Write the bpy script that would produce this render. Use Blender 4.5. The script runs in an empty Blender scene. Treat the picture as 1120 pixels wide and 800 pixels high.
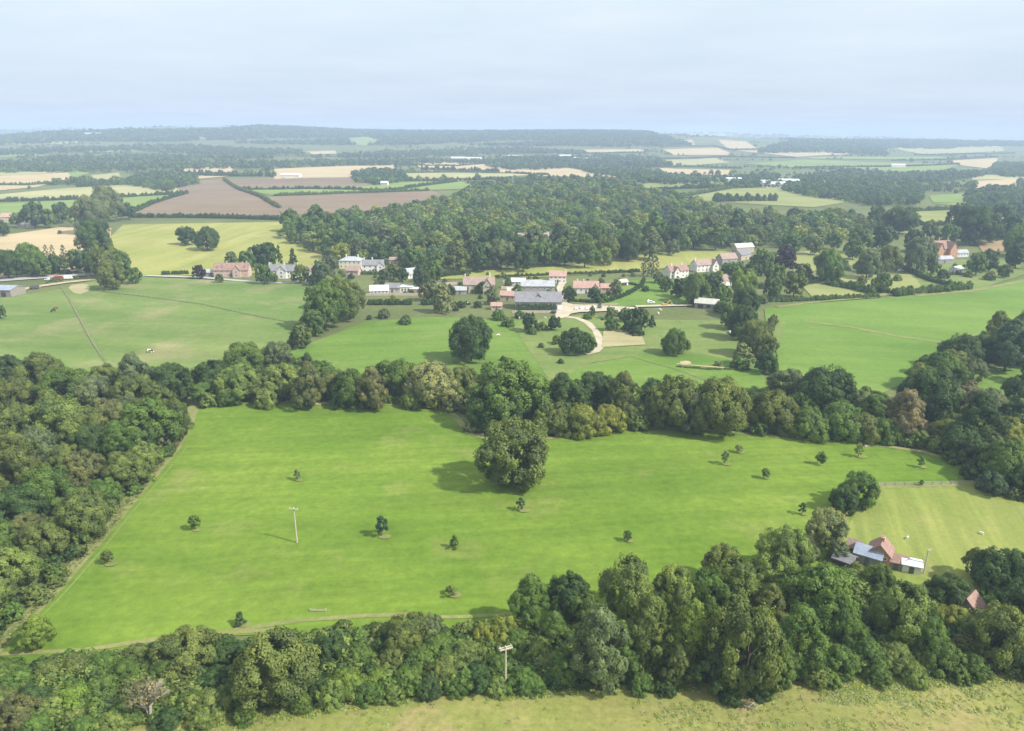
import bpy, math, random
import numpy as np
from mathutils import Vector, Matrix
from mathutils.geometry import delaunay_2d_cdt

random.seed(7)
rng = np.random.default_rng(11)
D = bpy.data
scene = bpy.context.scene
C = scene.collection
R = math.radians

# ------------------------------------------------------------------ terrain
def sstep(a, b, v):
    t = min(1.0, max(0.0, (v - a) / (b - a)))
    return t * t * (3 - 2 * t)

def bump(x, y, cx, cy, sx, sy, hh):
    u = ((x - cx) / sx) ** 2
    v = ((y - cy) / sy) ** 2
    return hh * math.exp(-(u * u) * 0.5 - v * 0.5)

def height(x, y):
    h = 1.0 * math.sin(x / 95 + 0.5) * math.sin(y / 70) + 1.6 * math.sin(x / 240 + 1.0) * math.cos(y / 210)
    f = sstep(500, 1500, y)
    if f > 0:
        h += f * (5 * math.sin(x / 620 + 0.6) * math.sin(y / 510 + 0.4) + 4)
    if y > 2000:
        h += bump(x, y, -760, 4600, 1650, 900, 70)
        h += bump(x, y, -1900, 4200, 700, 620, 34)
        h += bump(x, y, 2450, 4700, 1900, 800, 42)
        h += bump(x, y, -5200, 7800, 2600, 1100, 60)
        h += bump(x, y, 900, 8600, 3200, 1300, 62)
    return h

# ------------------------------------------------------------------ camera
CAM = Vector((0, 0, 95.0))
F = 791.0 / 1120.0
PITCH, ROLL = R(18.05), R(0.46)
cam_rot = Matrix.Rotation(R(90) - PITCH, 4, 'X') @ Matrix.Rotation(ROLL, 4, 'Z')
cam_mat = Matrix.Translation(CAM) @ cam_rot
cd = D.cameras.new('camera')
cd.sensor_fit = 'HORIZONTAL'; cd.sensor_width = 36; cd.lens = 36 * F
cd.clip_start = 1; cd.clip_end = 60000
cam = D.objects.new('camera', cd); C.objects.link(cam)
cam.matrix_world = cam_mat
scene.camera = cam
AX = (cam_rot @ Vector((0, 0, -1))).normalized()

def ray(px, py):
    return (cam_rot @ Vector(((px - 560) / 1120, (400 - py) / 1120, -F))).normalized()

def at(px, py, z=0.0):
    """point of the landscape, z metres above the ground, that is seen in that direction"""
    d = ray(px, py)
    t = 60.0
    prev = t
    while t < 15000:
        p = CAM + d * t
        if p.z < height(p.x, p.y) + z:
            break
        prev = t
        t *= 1.012
    else:
        p = CAM + d * 15000
        return Vector((p.x, p.y, height(p.x, p.y)))
    lo, hi = prev, t
    for _ in range(16):
        m = (lo + hi) / 2
        p = CAM + d * m
        if p.z < height(p.x, p.y) + z: hi = m
        else: lo = m
    p = CAM + d * hi
    return Vector((p.x, p.y, height(p.x, p.y)))

def depth(p):
    return (Vector(p) - CAM).dot(AX)

def mpp(p):
    return depth(p) / 791.0        # metres per photo pixel there

def ground(x, y):
    return Vector((x, y, height(x, y)))

# ------------------------------------------------------------------ scene helpers
def tag(o, label=None, cat=None, group=None, kind=None):
    if label: o['label'] = label
    if cat: o['category'] = cat
    if group: o['group'] = group
    if kind: o['kind'] = kind
    return o

def link(o, parent=None):
    C.objects.link(o)
    if parent is not None: o.parent = parent
    return o

def empty(name, loc, rz=0.0):
    o = D.objects.new(name, None)
    o.empty_display_size = 0.5
    o.location = loc; o.rotation_euler = (0, 0, rz)
    return link(o)

def meshobj(name, verts, faces, mat, parent=None, smooth=False):
    me = D.meshes.new(name)
    me.from_pydata([tuple(v) for v in verts], [], faces)
    if smooth:
        me.polygons.foreach_set('use_smooth', [True] * len(me.polygons))
    me.materials.append(mat)
    me.update()
    return link(D.objects.new(name, me), parent)

class MB:
    """collects boxes, tubes and prisms that make ONE part"""
    def __init__(self): self.v = []; self.f = []
    def add(self, vs, fs):
        n = len(self.v); self.v += [tuple(v) for v in vs]; self.f += [tuple(i + n for i in f) for f in fs]
        return self
    def box(self, x0, x1, y0, y1, z0, z1):
        return self.add([(x0,y0,z0),(x1,y0,z0),(x1,y1,z0),(x0,y1,z0),(x0,y0,z1),(x1,y0,z1),(x1,y1,z1),(x0,y1,z1)],
                        [(0,3,2,1),(4,5,6,7),(0,1,5,4),(1,2,6,5),(2,3,7,6),(3,0,4,7)])
    def tube(self, p0, p1, r0, r1, n=6):
        p0 = Vector(p0); p1 = Vector(p1); d = (p1 - p0).normalized()
        a = d.orthogonal().normalized(); b = d.cross(a)
        vs = []
        for p, r in ((p0, r0), (p1, r1)):
            for k in range(n):
                t = 2 * math.pi * k / n
                vs.append(p + a * (r * math.cos(t)) + b * (r * math.sin(t)))
        fs = [(k, (k + 1) % n, n + (k + 1) % n, n + k) for k in range(n)]
        fs += [tuple(range(n))[::-1], tuple(range(n, 2 * n))]
        return self.add(vs, fs)
    def prism(self, poly, a0, a1, axis='y'):
        """extrude a closed 2-D outline (u, w) along an axis"""
        n = len(poly)
        if axis == 'y': vs = [(u, a0, w) for u, w in poly] + [(u, a1, w) for u, w in poly]
        else: vs = [(a0, u, w) for u, w in poly] + [(a1, u, w) for u, w in poly]
        fs = [(k, (k + 1) % n, n + (k + 1) % n, n + k) for k in range(n)] + [tuple(range(n))[::-1], tuple(range(n, 2 * n))]
        return self.add(vs, fs)
    def build(self, name, mat, parent=None, smooth=False):
        return meshobj(name, self.v, self.f, mat, parent, smooth)
    def mesh(self, name, mat):
        me = D.meshes.new(name); me.from_pydata(self.v, [], self.f); me.materials.append(mat); me.update()
        return me

# ------------------------------------------------------------------ materials
def new_mat(name):
    m = D.materials.new(name); m.use_nodes = True
    m.node_tree.nodes.clear()
    return m, m.node_tree.nodes, m.node_tree.links

def out_bsdf(N, L, rough=0.9, spec=0.15):
    o = N.new('ShaderNodeOutputMaterial'); b = N.new('ShaderNodeBsdfPrincipled')
    b.inputs['Roughness'].default_value = rough
    b.inputs['Specular IOR Level'].default_value = spec
    L.new(b.outputs[0], o.inputs['Surface'])
    return b

def noise(N, L, vec, scale, detail=3, rough=0.55):
    n = N.new('ShaderNodeTexNoise'); n.inputs['Scale'].default_value = scale
    n.inputs['Detail'].default_value = detail; n.inputs['Roughness'].default_value = rough
    L.new(vec, n.inputs['Vector'])
    return n.outputs['Fac']

def ramp(N, L, fac, a, b):
    r = N.new('ShaderNodeMapRange'); r.inputs['From Min'].default_value = a; r.inputs['From Max'].default_value = b
    L.new(fac, r.inputs['Value'])
    return r.outputs['Result']

def mix(N, L, fac, a, b, mode='MIX'):
    m = N.new('ShaderNodeMix'); m.data_type = 'RGBA'; m.blend_type = mode
    for sock, v in ((m.inputs[0], fac), (m.inputs[6], a), (m.inputs[7], b)):
        if isinstance(v, (int, float)): sock.default_value = v
        elif isinstance(v, tuple): sock.default_value = (*v, 1)
        else: L.new(v, sock)
    return m.outputs[2]

def mapped(N, L, rot=0.0, scale=(1, 1, 1)):
    g = N.new('ShaderNodeNewGeometry'); m0 = N.new('ShaderNodeMapping'); m = N.new('ShaderNodeMapping')
    m0.inputs['Rotation'].default_value = (0, 0, -rot); m.inputs['Scale'].default_value = scale
    L.new(g.outputs['Position'], m0.inputs['Vector']); L.new(m0.outputs['Vector'], m.inputs['Vector'])
    return m.outputs['Vector']

def grass_mat(name, c1, c2, c3=None, rot=0.0, big=0.02, streak=0.5, streak_w=0.12, streak_l=0.006, fine=0.55, dry=0.5, fine_s=0.9, lines=0.0):
    """grass: large patches between c1 and c2, mown streaks along one direction, fine tufts, dry patches of c3"""
    m, N, L = new_mat(name)
    b = out_bsdf(N, L, 0.95, 0.08)
    v = mapped(N, L)
    col = mix(N, L, ramp(N, L, noise(N, L, v, big, 4, 0.6), 0.33, 0.67), c1, c2)
    if c3:
        col = mix(N, L, ramp(N, L, noise(N, L, v, big * 2.3, 5, 0.6), 0.62 - 0.12 * dry, 0.86 - 0.16 * dry), col, c3)
    if streak:
        vs = mapped(N, L, rot, (streak_l, streak_w, 1))
        s = ramp(N, L, noise(N, L, vs, 1.0, 4, 0.65), 0.3, 0.7)
        col = mix(N, L, streak, col, mix(N, L, s, (0.55, 0.62, 0.5), (1.38, 1.3, 1.25)), 'MULTIPLY')
    if lines:
        vl = mapped(N, L, rot + 0.06, (0.004, lines, 1))
        s = ramp(N, L, noise(N, L, vl, 1.0, 2, 0.6), 0.36, 0.64)
        col = mix(N, L, 0.34, col, mix(N, L, s, (0.76, 0.84, 0.8), (1.2, 1.13, 1.15)), 'MULTIPLY')
    f = ramp(N, L, noise(N, L, v, fine_s, 5, 0.75), 0.25, 0.75)
    col = mix(N, L, fine, col, mix(N, L, f, (0.45, 0.5, 0.5), (1.5, 1.45, 1.4)), 'MULTIPLY')
    L.new(col, b.inputs['Base Color'])
    return m

def plain_mat(name, col, rough=0.85, spec=0.2, var=0.25, scale=0.6, metal=0.0, obj=True):
    m, N, L = new_mat(name)
    b = out_bsdf(N, L, rough, spec)
    b.inputs['Metallic'].default_value = metal
    t = N.new('ShaderNodeTexCoord')
    f = ramp(N, L, noise(N, L, t.outputs['Object'], scale, 5, 0.65), 0.25, 0.75)
    lo = tuple(c * (1 - var) for c in col); hi = tuple(min(0.95, c * (1 + var)) for c in col)
    L.new(mix(N, L, f, lo, hi), b.inputs['Base Color'])
    return m

def roof_mat(name, c1, c2):
    """tiles: courses across the slope with tile-to-tile change and lichen"""
    m, N, L = new_mat(name)
    b = out_bsdf(N, L, 0.85, 0.2)
    t = N.new('ShaderNodeTexCoord')
    mp = N.new('ShaderNodeMapping'); mp.inputs['Scale'].default_value = (1, 1, 1.6)
    L.new(t.outputs['Object'], mp.inputs['Vector'])
    br = N.new('ShaderNodeTexBrick'); br.inputs['Scale'].default_value = 1.6
    br.inputs['Color1'].default_value = (*c1, 1); br.inputs['Color2'].default_value = (*c2, 1)
    br.inputs['Mortar'].default_value = (*[c * 0.5 for c in c1], 1)
    br.inputs['Mortar Size'].default_value = 0.012; br.inputs['Row Height'].default_value = 0.3; br.inputs['Brick Width'].default_value = 0.35
    rx = N.new('ShaderNodeSeparateXYZ'); cx = N.new('ShaderNodeCombineXYZ')
    L.new(mp.outputs[0], rx.inputs[0]); L.new(rx.outputs[0], cx.inputs[0]); L.new(rx.outputs[2], cx.inputs[1])
    L.new(cx.outputs[0], br.inputs['Vector'])
    f = ramp(N, L, noise(N, L, t.outputs['Object'], 0.5, 5, 0.7), 0.3, 0.75)
    L.new(mix(N, L, mix(N, L, f, (0, 0, 0), (0.55, 0.55, 0.55)), br.outputs['Color'], tuple(min(0.6, c * 1.5 + 0.03) for c in c2)), b.inputs['Base Color'])
    return m

def leaf_mat(name, from_object=True):
    m, N, L = new_mat(name)
    o = N.new('ShaderNodeOutputMaterial')
    if from_object:
        base = N.new('ShaderNodeObjectInfo').outputs['Color']
    else:
        a = N.new('ShaderNodeAttribute'); a.attribute_name = 'tint'; base = a.outputs['Color']
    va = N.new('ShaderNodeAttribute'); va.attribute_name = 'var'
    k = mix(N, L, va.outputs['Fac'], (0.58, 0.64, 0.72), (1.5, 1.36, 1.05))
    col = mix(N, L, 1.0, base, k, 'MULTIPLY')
    d = N.new('ShaderNodeBsdfPrincipled'); d.inputs['Roughness'].default_value = 0.55
    d.inputs['Specular IOR Level'].default_value = 0.22
    tr = N.new('ShaderNodeBsdfTranslucent'); ms = N.new('ShaderNodeMixShader'); ms.inputs[0].default_value = 0.3
    L.new(col, d.inputs['Base Color'])
    L.new(mix(N, L, 1.0, col, (1.25, 1.3, 0.6), 'MULTIPLY'), tr.inputs['Color'])
    L.new(d.outputs[0], ms.inputs[1]); L.new(tr.outputs[0], ms.inputs[2])
    L.new(ms.outputs[0], o.inputs['Surface'])
    return m

LEAF = leaf_mat('leaves')
LEAF_T = leaf_mat('woodland_leaves', False)
BARK = plain_mat('bark', (0.11, 0.085, 0.06), 0.95, 0.1, 0.4, 3)
DEADWOOD = plain_mat('dead_wood', (0.36, 0.31, 0.25), 0.95, 0.1, 0.3, 3)
POLEWOOD = plain_mat('pole_wood', (0.42, 0.37, 0.30), 0.9, 0.15, 0.25, 2)
FENCEWOOD = plain_mat('fence_wood', (0.34, 0.30, 0.25), 0.9, 0.15, 0.3, 2)
METAL = plain_mat('galvanised_metal', (0.45, 0.47, 0.5), 0.45, 0.4, 0.15, 2, 0.4)
CERAMIC = plain_mat('ceramic', (0.5, 0.47, 0.43), 0.3, 0.5, 0.1, 4)

WHITEWALL = plain_mat('white_render', (0.63, 0.61, 0.56), 0.9, 0.15, 0.12, 0.5)
CREAMWALL = plain_mat('cream_render', (0.66, 0.60, 0.48), 0.9, 0.15, 0.1, 0.5)
STONEWALL = plain_mat('pale_stone', (0.42, 0.355, 0.29), 0.95, 0.15, 0.25, 1.2)
PINKSTONE = plain_mat('pinkish_stone', (0.46, 0.34, 0.285), 0.95, 0.15, 0.25, 1.2)
BRICK = plain_mat('orange_brick', (0.42, 0.235, 0.15), 0.95, 0.15, 0.25, 1.5)
DARKWOOD_AND_SHADE = plain_mat('dark_boards_and_shade', (0.07, 0.055, 0.045), 0.9, 0.15, 0.3, 1.5)
GREYBOARD = plain_mat('weathered_boards', (0.24, 0.22, 0.19), 0.9, 0.15, 0.25, 1.0)
RENDERGREY = plain_mat('grey_stone', (0.30, 0.28, 0.265), 0.9, 0.15, 0.2, 1.0)
R_RED = roof_mat('red_clay_tiles', (0.185, 0.115, 0.095), (0.25, 0.16, 0.132))
R_SALMON = roof_mat('salmon_tiles', (0.29, 0.18, 0.145), (0.35, 0.225, 0.185))
R_BROWN = roof_mat('brown_tiles', (0.21, 0.15, 0.13), (0.27, 0.20, 0.17))
R_SLATE = roof_mat('grey_slate', (0.13, 0.13, 0.145), (0.18, 0.18, 0.19))
R_PALE = roof_mat('pale_slate', (0.24, 0.25, 0.265), (0.32, 0.33, 0.345))
R_LICHEN = roof_mat('lichened_sheeting', (0.33, 0.33, 0.28), (0.42, 0.42, 0.36))
R_BLUE = roof_mat('blue_slate', (0.16, 0.19, 0.25), (0.24, 0.275, 0.34))
R_WHITE = plain_mat('white_sheeting', (0.55, 0.57, 0.59), 0.6, 0.3, 0.15, 0.4)
FRAME = plain_mat('white_paint', (0.75, 0.74, 0.71), 0.6, 0.3, 0.05, 1)
DOORM = plain_mat('door_paint', (0.09, 0.10, 0.10), 0.5, 0.4, 0.15, 1)
def glass():
    m, N, L = new_mat('window_glass'); b = out_bsdf(N, L, 0.12, 0.6)
    b.inputs['Base Color'].default_value = (0.035, 0.042, 0.05, 1); return m
GLASS = glass()
TYRE = plain_mat('tyre_rubber', (0.02, 0.02, 0.02), 0.9, 0.2, 0.1, 3)
def paint(name, col): return plain_mat(name, col, 0.3, 0.5, 0.04, 1)
# ------------------------------------------------------------------ ground sheet and fields
def inside(px, py, poly):
    c = False; n = len(poly); j = n - 1
    for i in range(n):
        xi, yi = poly[i]; xj, yj = poly[j]
        if (yi > py) != (yj > py) and px < (xj - xi) * (py - yi) / (yj - yi) + xi: c = not c
        j = i
    return c

GRASS_BASE = grass_mat('verge_grass', (0.090, 0.110, 0.038), (0.125, 0.145, 0.055), (0.17, 0.16, 0.08), big=0.012, streak=0, fine_s=0.5)

def ground_sheet():
    ys = [-380, -250, -120, -30]
    y = 20.0
    while y < 15200: ys.append(y); y += max(5, y * 0.028)
    ys.append(15200)
    n = 150
    vs = []
    for y in ys:
        hw = 420 + 0.98 * max(y, 0)
        for i in range(n + 1):
            x = hw * (2 * i / n - 1)
            vs.append((x, y, height(x, y) - 0.08 - max(y, 0) * 4e-4))
    fs = []
    for j in range(len(ys) - 1):
        for i in range(n):
            a = j * (n + 1) + i
            fs.append((a, a + 1, a + n + 2, a + n + 1))
    o = meshobj('ground', vs, fs, GRASS_BASE, smooth=True)
    tag(o, 'rolling green land running out to the hazy horizon', 'ground', kind='structure')
ground_sheet()

def smooth_poly(pts, n=2):
    for _ in range(n):
        q = []
        for i in range(len(pts)):
            a = pts[i]; b = pts[(i + 1) % len(pts)]
            q.append((a[0] * .75 + b[0] * .25, a[1] * .75 + b[1] * .25)); q.append((a[0] * .25 + b[0] * .75, a[1] * .25 + b[1] * .75))
        pts = q
    return pts

FIELDS = []
def patch(name, world, mat, layer=1, label=None, cat='field', wobble=0.0):
    FIELDS.append((mat.name, [tuple(q[:2]) for q in world]))
    """a piece of land of its own cover: a sheet following the terrain inside a ground outline"""
    per = 0; out = []
    n = len(world)
    for i in range(n):
        a = Vector(world[i][:2]); b = Vector(world[(i + 1) % n][:2])
        L = (b - a).length
        st = max(3.0, (a.y + b.y) * 0.5 * 0.02)
        k = max(1, int(L / st))
        for j in range(k):
            p = a.lerp(b, j / k)
            if wobble and j: p += Vector((random.gauss(0, wobble), random.gauss(0, wobble)))
            out.append((p.x, p.y))
    xs = [p[0] for p in out]; ys = [p[1] for p in out]
    pts = []
    y = min(ys)
    while y < max(ys):
        st = max(4.0, abs(y) * 0.03)
        if (max(xs) - min(xs)) > st * 1.2 or True:
            x = min(xs) + random.random() * st
            while x < max(xs):
                if inside(x, y, out): pts.append((x, y))
                x += st
        y += st
    m = len(out)
    res = delaunay_2d_cdt([Vector(p) for p in out + pts], [(i, (i + 1) % m) for i in range(m)], [], 1, 1e-4)
    vs = [(v.x, v.y, height(v.x, v.y) + (0.05 + max(v.y, 0) * 1.2e-4) * layer + len(FIELDS) % 9 * 0.005) for v in res[0]]
    fs = []
    for f in res[2]:
        a, b, c = (Vector(vs[i]) for i in f[:3])
        fs.append(tuple(f) if (b - a).cross(c - a).z > 0 else tuple(f)[::-1])
    o = meshobj(name, vs, fs, mat, smooth=True)
    return tag(o, label, cat, kind='structure')

def field(px, mat, label, layer=1, name='field', rnd=0, cat='field'):
    return patch(name, [at(*p)[:2] for p in (smooth_poly(px, rnd) if rnd else px)], mat, layer, label, cat)

def strip(px, width, mat, label, layer=2, name='path', cat='path', taper=False):
    """a path of a given width in metres along a line of picture points"""
    pts = [at(*p) for p in px]
    # resample
    P = []
    for a, b in zip(pts, pts[1:]):
        k = max(1, int((b - a).length / 12))
        P += [a.lerp(b, j / k) for j in range(k)]
    P.append(pts[-1])
    Lf, Rt = [], []
    for i, p in enumerate(P):
        d = (P[min(i + 1, len(P) - 1)] - P[max(i - 1, 0)]); d.z = 0; d.normalize()
        n = Vector((-d.y, d.x, 0)); w = width * (0.5 + random.uniform(-0.06, 0.06))
        Lf.append((p + n * w)[:2]); Rt.append((p - n * w)[:2])
    return patch(name, Lf + Rt[::-1], mat, layer, label, cat)

G = grass_mat
M_MAIN = G('mown_grass', (0.088, 0.155, 0.017), (0.136, 0.200, 0.030), (0.180, 0.200, 0.060), rot=R(4), big=0.02, streak=0.42, streak_w=0.10, streak_l=0.010, fine=0.5, dry=0.5, fine_s=0.45, lines=0.36)
M_PADDOCK = G('paddock_grass', (0.145, 0.19, 0.04), (0.20, 0.225, 0.062), (0.24, 0.225, 0.09), rot=R(70), big=0.03, streak=0.35, streak_w=0.35, streak_l=0.012, fine=0.35, lines=0.5)
M_ROUGH = G('rough_meadow_grass', (0.155, 0.18, 0.045), (0.225, 0.215, 0.075), (0.26, 0.205, 0.105), rot=R(5), big=0.045, streak=0.4, streak_w=0.12, streak_l=0.02, fine=0.6, dry=0.8)
M_PAST_L = G('grazed_pasture', (0.095, 0.16, 0.038), (0.15, 0.19, 0.062), (0.22, 0.21, 0.105), rot=R(-8), big=0.012, streak=0.4, streak_w=0.06, streak_l=0.006, fine=0.35, dry=0.9, fine_s=0.4)
M_LAWN = G('lawn_grass', (0.086, 0.156, 0.024), (0.125, 0.195, 0.04), (0.165, 0.195, 0.065), rot=R(12), big=0.02, streak=0.35, fine=0.35, fine_s=0.5)
M_MEAD = G('orchard_grass', (0.105, 0.16, 0.04), (0.155, 0.19, 0.06), (0.20, 0.20, 0.09), rot=R(5), big=0.03, streak=0.3, fine=0.4, dry=0.6, fine_s=0.5)
M_PAST_R = G('bright_pasture', (0.092, 0.168, 0.026), (0.130, 0.202, 0.044), (0.17, 0.20, 0.075), rot=R(-10), big=0.012, streak=0.4, streak_w=0.05, fine=0.3, fine_s=0.4, dry=0.4)
M_HILL = G('yellowing_grass', (0.20, 0.225, 0.055), (0.27, 0.265, 0.09), (0.30, 0.27, 0.12), rot=R(85), big=0.01, streak=0.4, streak_w=0.09, streak_l=0.004, fine=0.25, fine_s=0.3)
M_STRAW = G('straw_stubble', (0.36, 0.285, 0.17), (0.41, 0.33, 0.205), (0.36, 0.30, 0.16), rot=R(4), big=0.006, streak=0.3, streak_w=0.03, streak_l=0.002, fine=0.15, fine_s=0.2)
M_PALE = G('pale_hay_grass', (0.26, 0.26, 0.12), (0.33, 0.31, 0.16), (0.22, 0.24, 0.10), rot=R(3), big=0.006, streak=0.3, streak_w=0.03, streak_l=0.002, fine=0.15, fine_s=0.2)
M_PLOUGH = G('ploughed_earth', (0.155, 0.115, 0.078), (0.20, 0.15, 0.105), (0.17, 0.15, 0.09), rot=R(2), big=0.006, streak=0.35, streak_w=0.04, streak_l=0.002, fine=0.2, fine_s=0.2, dry=0.3)
M_FARG = G('far_pasture', (0.14, 0.20, 0.05), (0.18, 0.235, 0.075), (0.22, 0.24, 0.10), rot=R(4), big=0.005, streak=0.3, streak_w=0.03, streak_l=0.002, fine=0.15, fine_s=0.2)
M_OLIVE = G('dull_pasture', (0.17, 0.195, 0.065), (0.22, 0.235, 0.09), (0.25, 0.24, 0.12), rot=R(-4), big=0.006, streak=0.3, streak_w=0.03, streak_l=0.002, fine=0.2, fine_s=0.2)
M_BRACKEN = G('bracken', (0.24, 0.165, 0.09), (0.28, 0.21, 0.11), None, big=0.03, streak=0, fine=0.5)
M_GRAVEL = G('pale_gravel', (0.33, 0.29, 0.22), (0.44, 0.385, 0.295), (0.24, 0.23, 0.15), big=0.12, streak=0, fine=0.4, dry=.3)
M_EARTH = G('bare_earth', (0.33, 0.26, 0.165), (0.40, 0.33, 0.21), (0.22, 0.24, 0.09), big=0.2, streak=0, fine=0.4)
M_CONC = G('concrete', (0.30, 0.29, 0.275), (0.37, 0.355, 0.33), None, big=0.03, streak=0, fine=0.2)
M_DRYV = G('dry_verge', (0.15, 0.175, 0.055), (0.22, 0.205, 0.09), (0.10, 0.15, 0.04), rot=R(50), big=0.08, streak=0, fine=0.5, dry=0.8)
M_SAND = G('sandy_turf', (0.255, 0.235, 0.125), (0.31, 0.275, 0.16), (0.28, 0.26, 0.12), big=0.05, streak=0.3, streak_w=0.3, streak_l=0.02, fine=0.25)

field([(-40,738),(60,722),(160,708),(250,696),(380,690),(480,690),(640,700),(760,690),(860,650),(925,588),(960,532),(1012,530),(1076,529),(1062,514),(1040,503),(1000,493),(960,487),(880,479),(800,474),(740,468),(690,467),(650,472),(600,480),(560,484),(530,482),(512,474),(502,462),(490,447),(450,442),(400,440),(300,438),(215,437),(204,462),(190,490),(130,560),(60,640),(0,704)], M_MAIN, 'large bright green mown field with an oak in the middle')
field([(890,660),(902,622),(919,588),(955,531.5),(1012,530.5),(1085,531),(1105,540),(1135,565),(1170,600),(1170,660),(1000,672)], M_PADDOCK, 'yellowish paddock beside the brick farmhouse', 2)
field([(-60,830),(60,806),(180,786),(350,770),(450,763),(560,756),(700,749),(840,747),(1000,741),(1200,736),(1330,1000),(-190,1000)], M_ROUGH, 'rough yellow-green meadow below the overgrown hedge')
field([(-90,350),(0,326),(60,318),(130,300),(160,303),(345,312),(342,345),(322,385),(260,402),(-90,430)], M_PAST_L, 'patchy grazed pasture crossed by two dark fence lines')
field([(285,412),(320,383),(360,368),(400,352),(470,347),(560,350),(640,356),(660,388),(620,430),(480,436),(330,430)], M_LAWN, 'green lawn field around the dark oak below the village')
field([(560,356),(600,348),(640,345),(700,350),(860,352),(850,380),(835,410),(850,445),(700,458),(560,446),(600,415)], M_MEAD, 'sloping village meadow with a gravel drive', 2)
field([(655,337),(668,312),(700,306),(760,308),(780,322),(760,332)], M_LAWN, 'small mown paddock above the cream track', 2)
field([(600,426),(630,405),(690,388),(770,388),(830,402),(850,440),(700,452)], M_LAWN, 'smooth green slope under the village meadow', 3)
field([(836,338),(900,331),(960,327),(1060,318),(1130,303),(1330,298),(1330,380),(1110,372),(1010,410),(930,446),(860,438),(842,392)], M_PAST_R, 'wide bright green pasture rising towards the brick mansion')
field([(1040,425),(1056,406),(1130,398),(1190,440),(1110,482),(1062,470)], M_LAWN, 'small hidden pasture among the trees on the right')
field([(868,276),(935,271),(968,276),(930,291),(868,300)], M_OLIVE, 'small yellow-green paddock behind the white cottages')
field([(878,314),(930,301),(1000,300),(1045,309),(1010,322),(890,327)], M_OLIVE, 'narrow paddock between two dark hedges')
field([(1000,302),(1045,284),(1112,286),(1122,300),(1060,320),(1010,318)], M_MEAD, 'terraced garden below the brick mansion')
field([(1068,266),(1100,262),(1106,275),(1075,276)], M_BRACKEN, 'brown bracken patch beside the brick mansion')
field([(470,306),(520,297),(620,291),(720,276),(825,274),(790,286),(700,297),(600,303)], M_HILL, 'pale strip of long grass in front of the central wood')
field([(112,303),(118,262),(135,246),(310,243),(330,255),(357,275),(345,297),(200,302)], M_HILL, 'yellowing sloping field with a pair of oaks')
field([(-90,292),(0,258),(85,246),(122,250),(118,290),(50,303),(-90,308)], M_STRAW, 'straw-coloured field on the left below the tall trees')
field([(142,236),(165,224),(200,213),(188,206),(245,197),(262,208),(285,217),(306,229),(306,236)], M_PLOUGH, 'brown ploughed field above the dark hedge')
field([(203,198),(290,195),(380,194),(440,198),(400,204),(260,208)], M_PLOUGH, 'narrow brown ploughed strip beyond the green strip')
field([(262,208),(380,204),(500,199),(525,207),(400,210),(300,214)], M_FARG, 'bright green strip between two ploughed fields')
field([(286,216),(400,211),(470,208),(505,222),(430,230),(312,236)], M_PLOUGH, 'brown ploughed field beside the central wood')
field([(-120,224),(0,213),(60,207),(140,202),(192,205),(200,212),(100,217)], M_PALE, 'pale hay field with a dark hedge below')
field([(-120,247),(0,223),(100,218),(198,213),(165,224),(140,236),(60,243)], M_FARG, 'light green field beneath the pale hay field')
field([(-60,214),(0,193),(75,189),(82,194),(40,205)], M_STRAW, 'straw stubble field far on the left')
field([(-60,194),(0,189),(70,187),(70,189),(0,193)], M_PALE, 'thin pale field edge far on the left')
field([(100,192),(130,189),(133,197),(105,200)], M_PALE, 'small pale patch beside a dark grove')
field([(200,185),(250,182),(264,192),(205,197)], M_STRAW, 'straw field between the groves')
field([(300,185),(432,181),(432,188),(380,194),(300,196)], M_STRAW, 'long straw field beyond the ploughed strip')
field([(420,199),(505,199),(520,204),(480,208),(428,208)], M_FARG, 'pale green meadow at the edge of the wood')
field([(455,181),(480,178),(545,179),(620,184),(705,190),(705,196),(600,193),(520,188),(470,187)], M_STRAW, 'long curving straw field above the central wood')
field([(432,190),(520,188),(580,192),(500,198),(440,197)], M_PALE, 'pale field beneath the curving straw field')
field([(435,178),(520,176),(522,178),(455,180)], M_STRAW, 'thin straw strip before the far ridge')
field([(592,164.5),(700,163.5),(706,166),(600,168.5)], M_STRAW, 'straw strip under the wooded ridge')
field([(725,164),(785,162),(806,170),(738,170)], M_STRAW, 'straw field beside the wooded ridge')
field([(785,153),(816,155),(828,163),(795,163)], M_STRAW, 'sloping straw field high on the right')
field([(743,154),(757,153),(760,159),(745,159)], M_STRAW, 'tiny straw patch near the ridge end')
field([(805,165),(940,165),(970,168),(872,172)], M_STRAW, 'thin straw field below the right hand wood')
field([(965,160),(1095,160),(1100,166),(1010,169)], M_PALE, 'pale field below the far right wood')
field([(1040,176),(1092,173),(1086,185),(1050,181)], M_STRAW, 'straw field beside a far right grove')
field([(712,176),(782,173),(800,178),(722,183)], M_PALE, 'pale field in the middle distance')
field([(722,184),(800,186),(795,192),(730,191)], M_STRAW, 'small straw field near the white sheds')
field([(812,179),(880,175),(1050,180),(1022,189),(880,184)], M_FARG, 'wide green field in the far right distance')
field([(880,172),(1030,172),(1040,175),(890,174)], M_FARG, 'narrow green field below the pale one')
field([(734,219),(760,214),(800,207),(860,205),(900,207),(942,219),(890,227),(800,222)], M_OLIVE, 'dull green field behind the central wood')
field([(690,203),(735,199),(800,199),(790,203),(720,208)], M_OLIVE, 'narrow dull field beside the grove')
field([(700,222),(745,219),(745,226),(715,228)], M_PALE, 'small pale clearing in the wood')
field([(1016,214),(1054,212),(1058,222),(1020,222)], M_FARG, 'small bright green field framed by trees')
field([(960,240),(975,231),(1055,230),(1060,222),(1020,223),(1090,228),(1060,246),(990,244)], M_OLIVE, 'dull pasture in front of the right hand groves')
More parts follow.
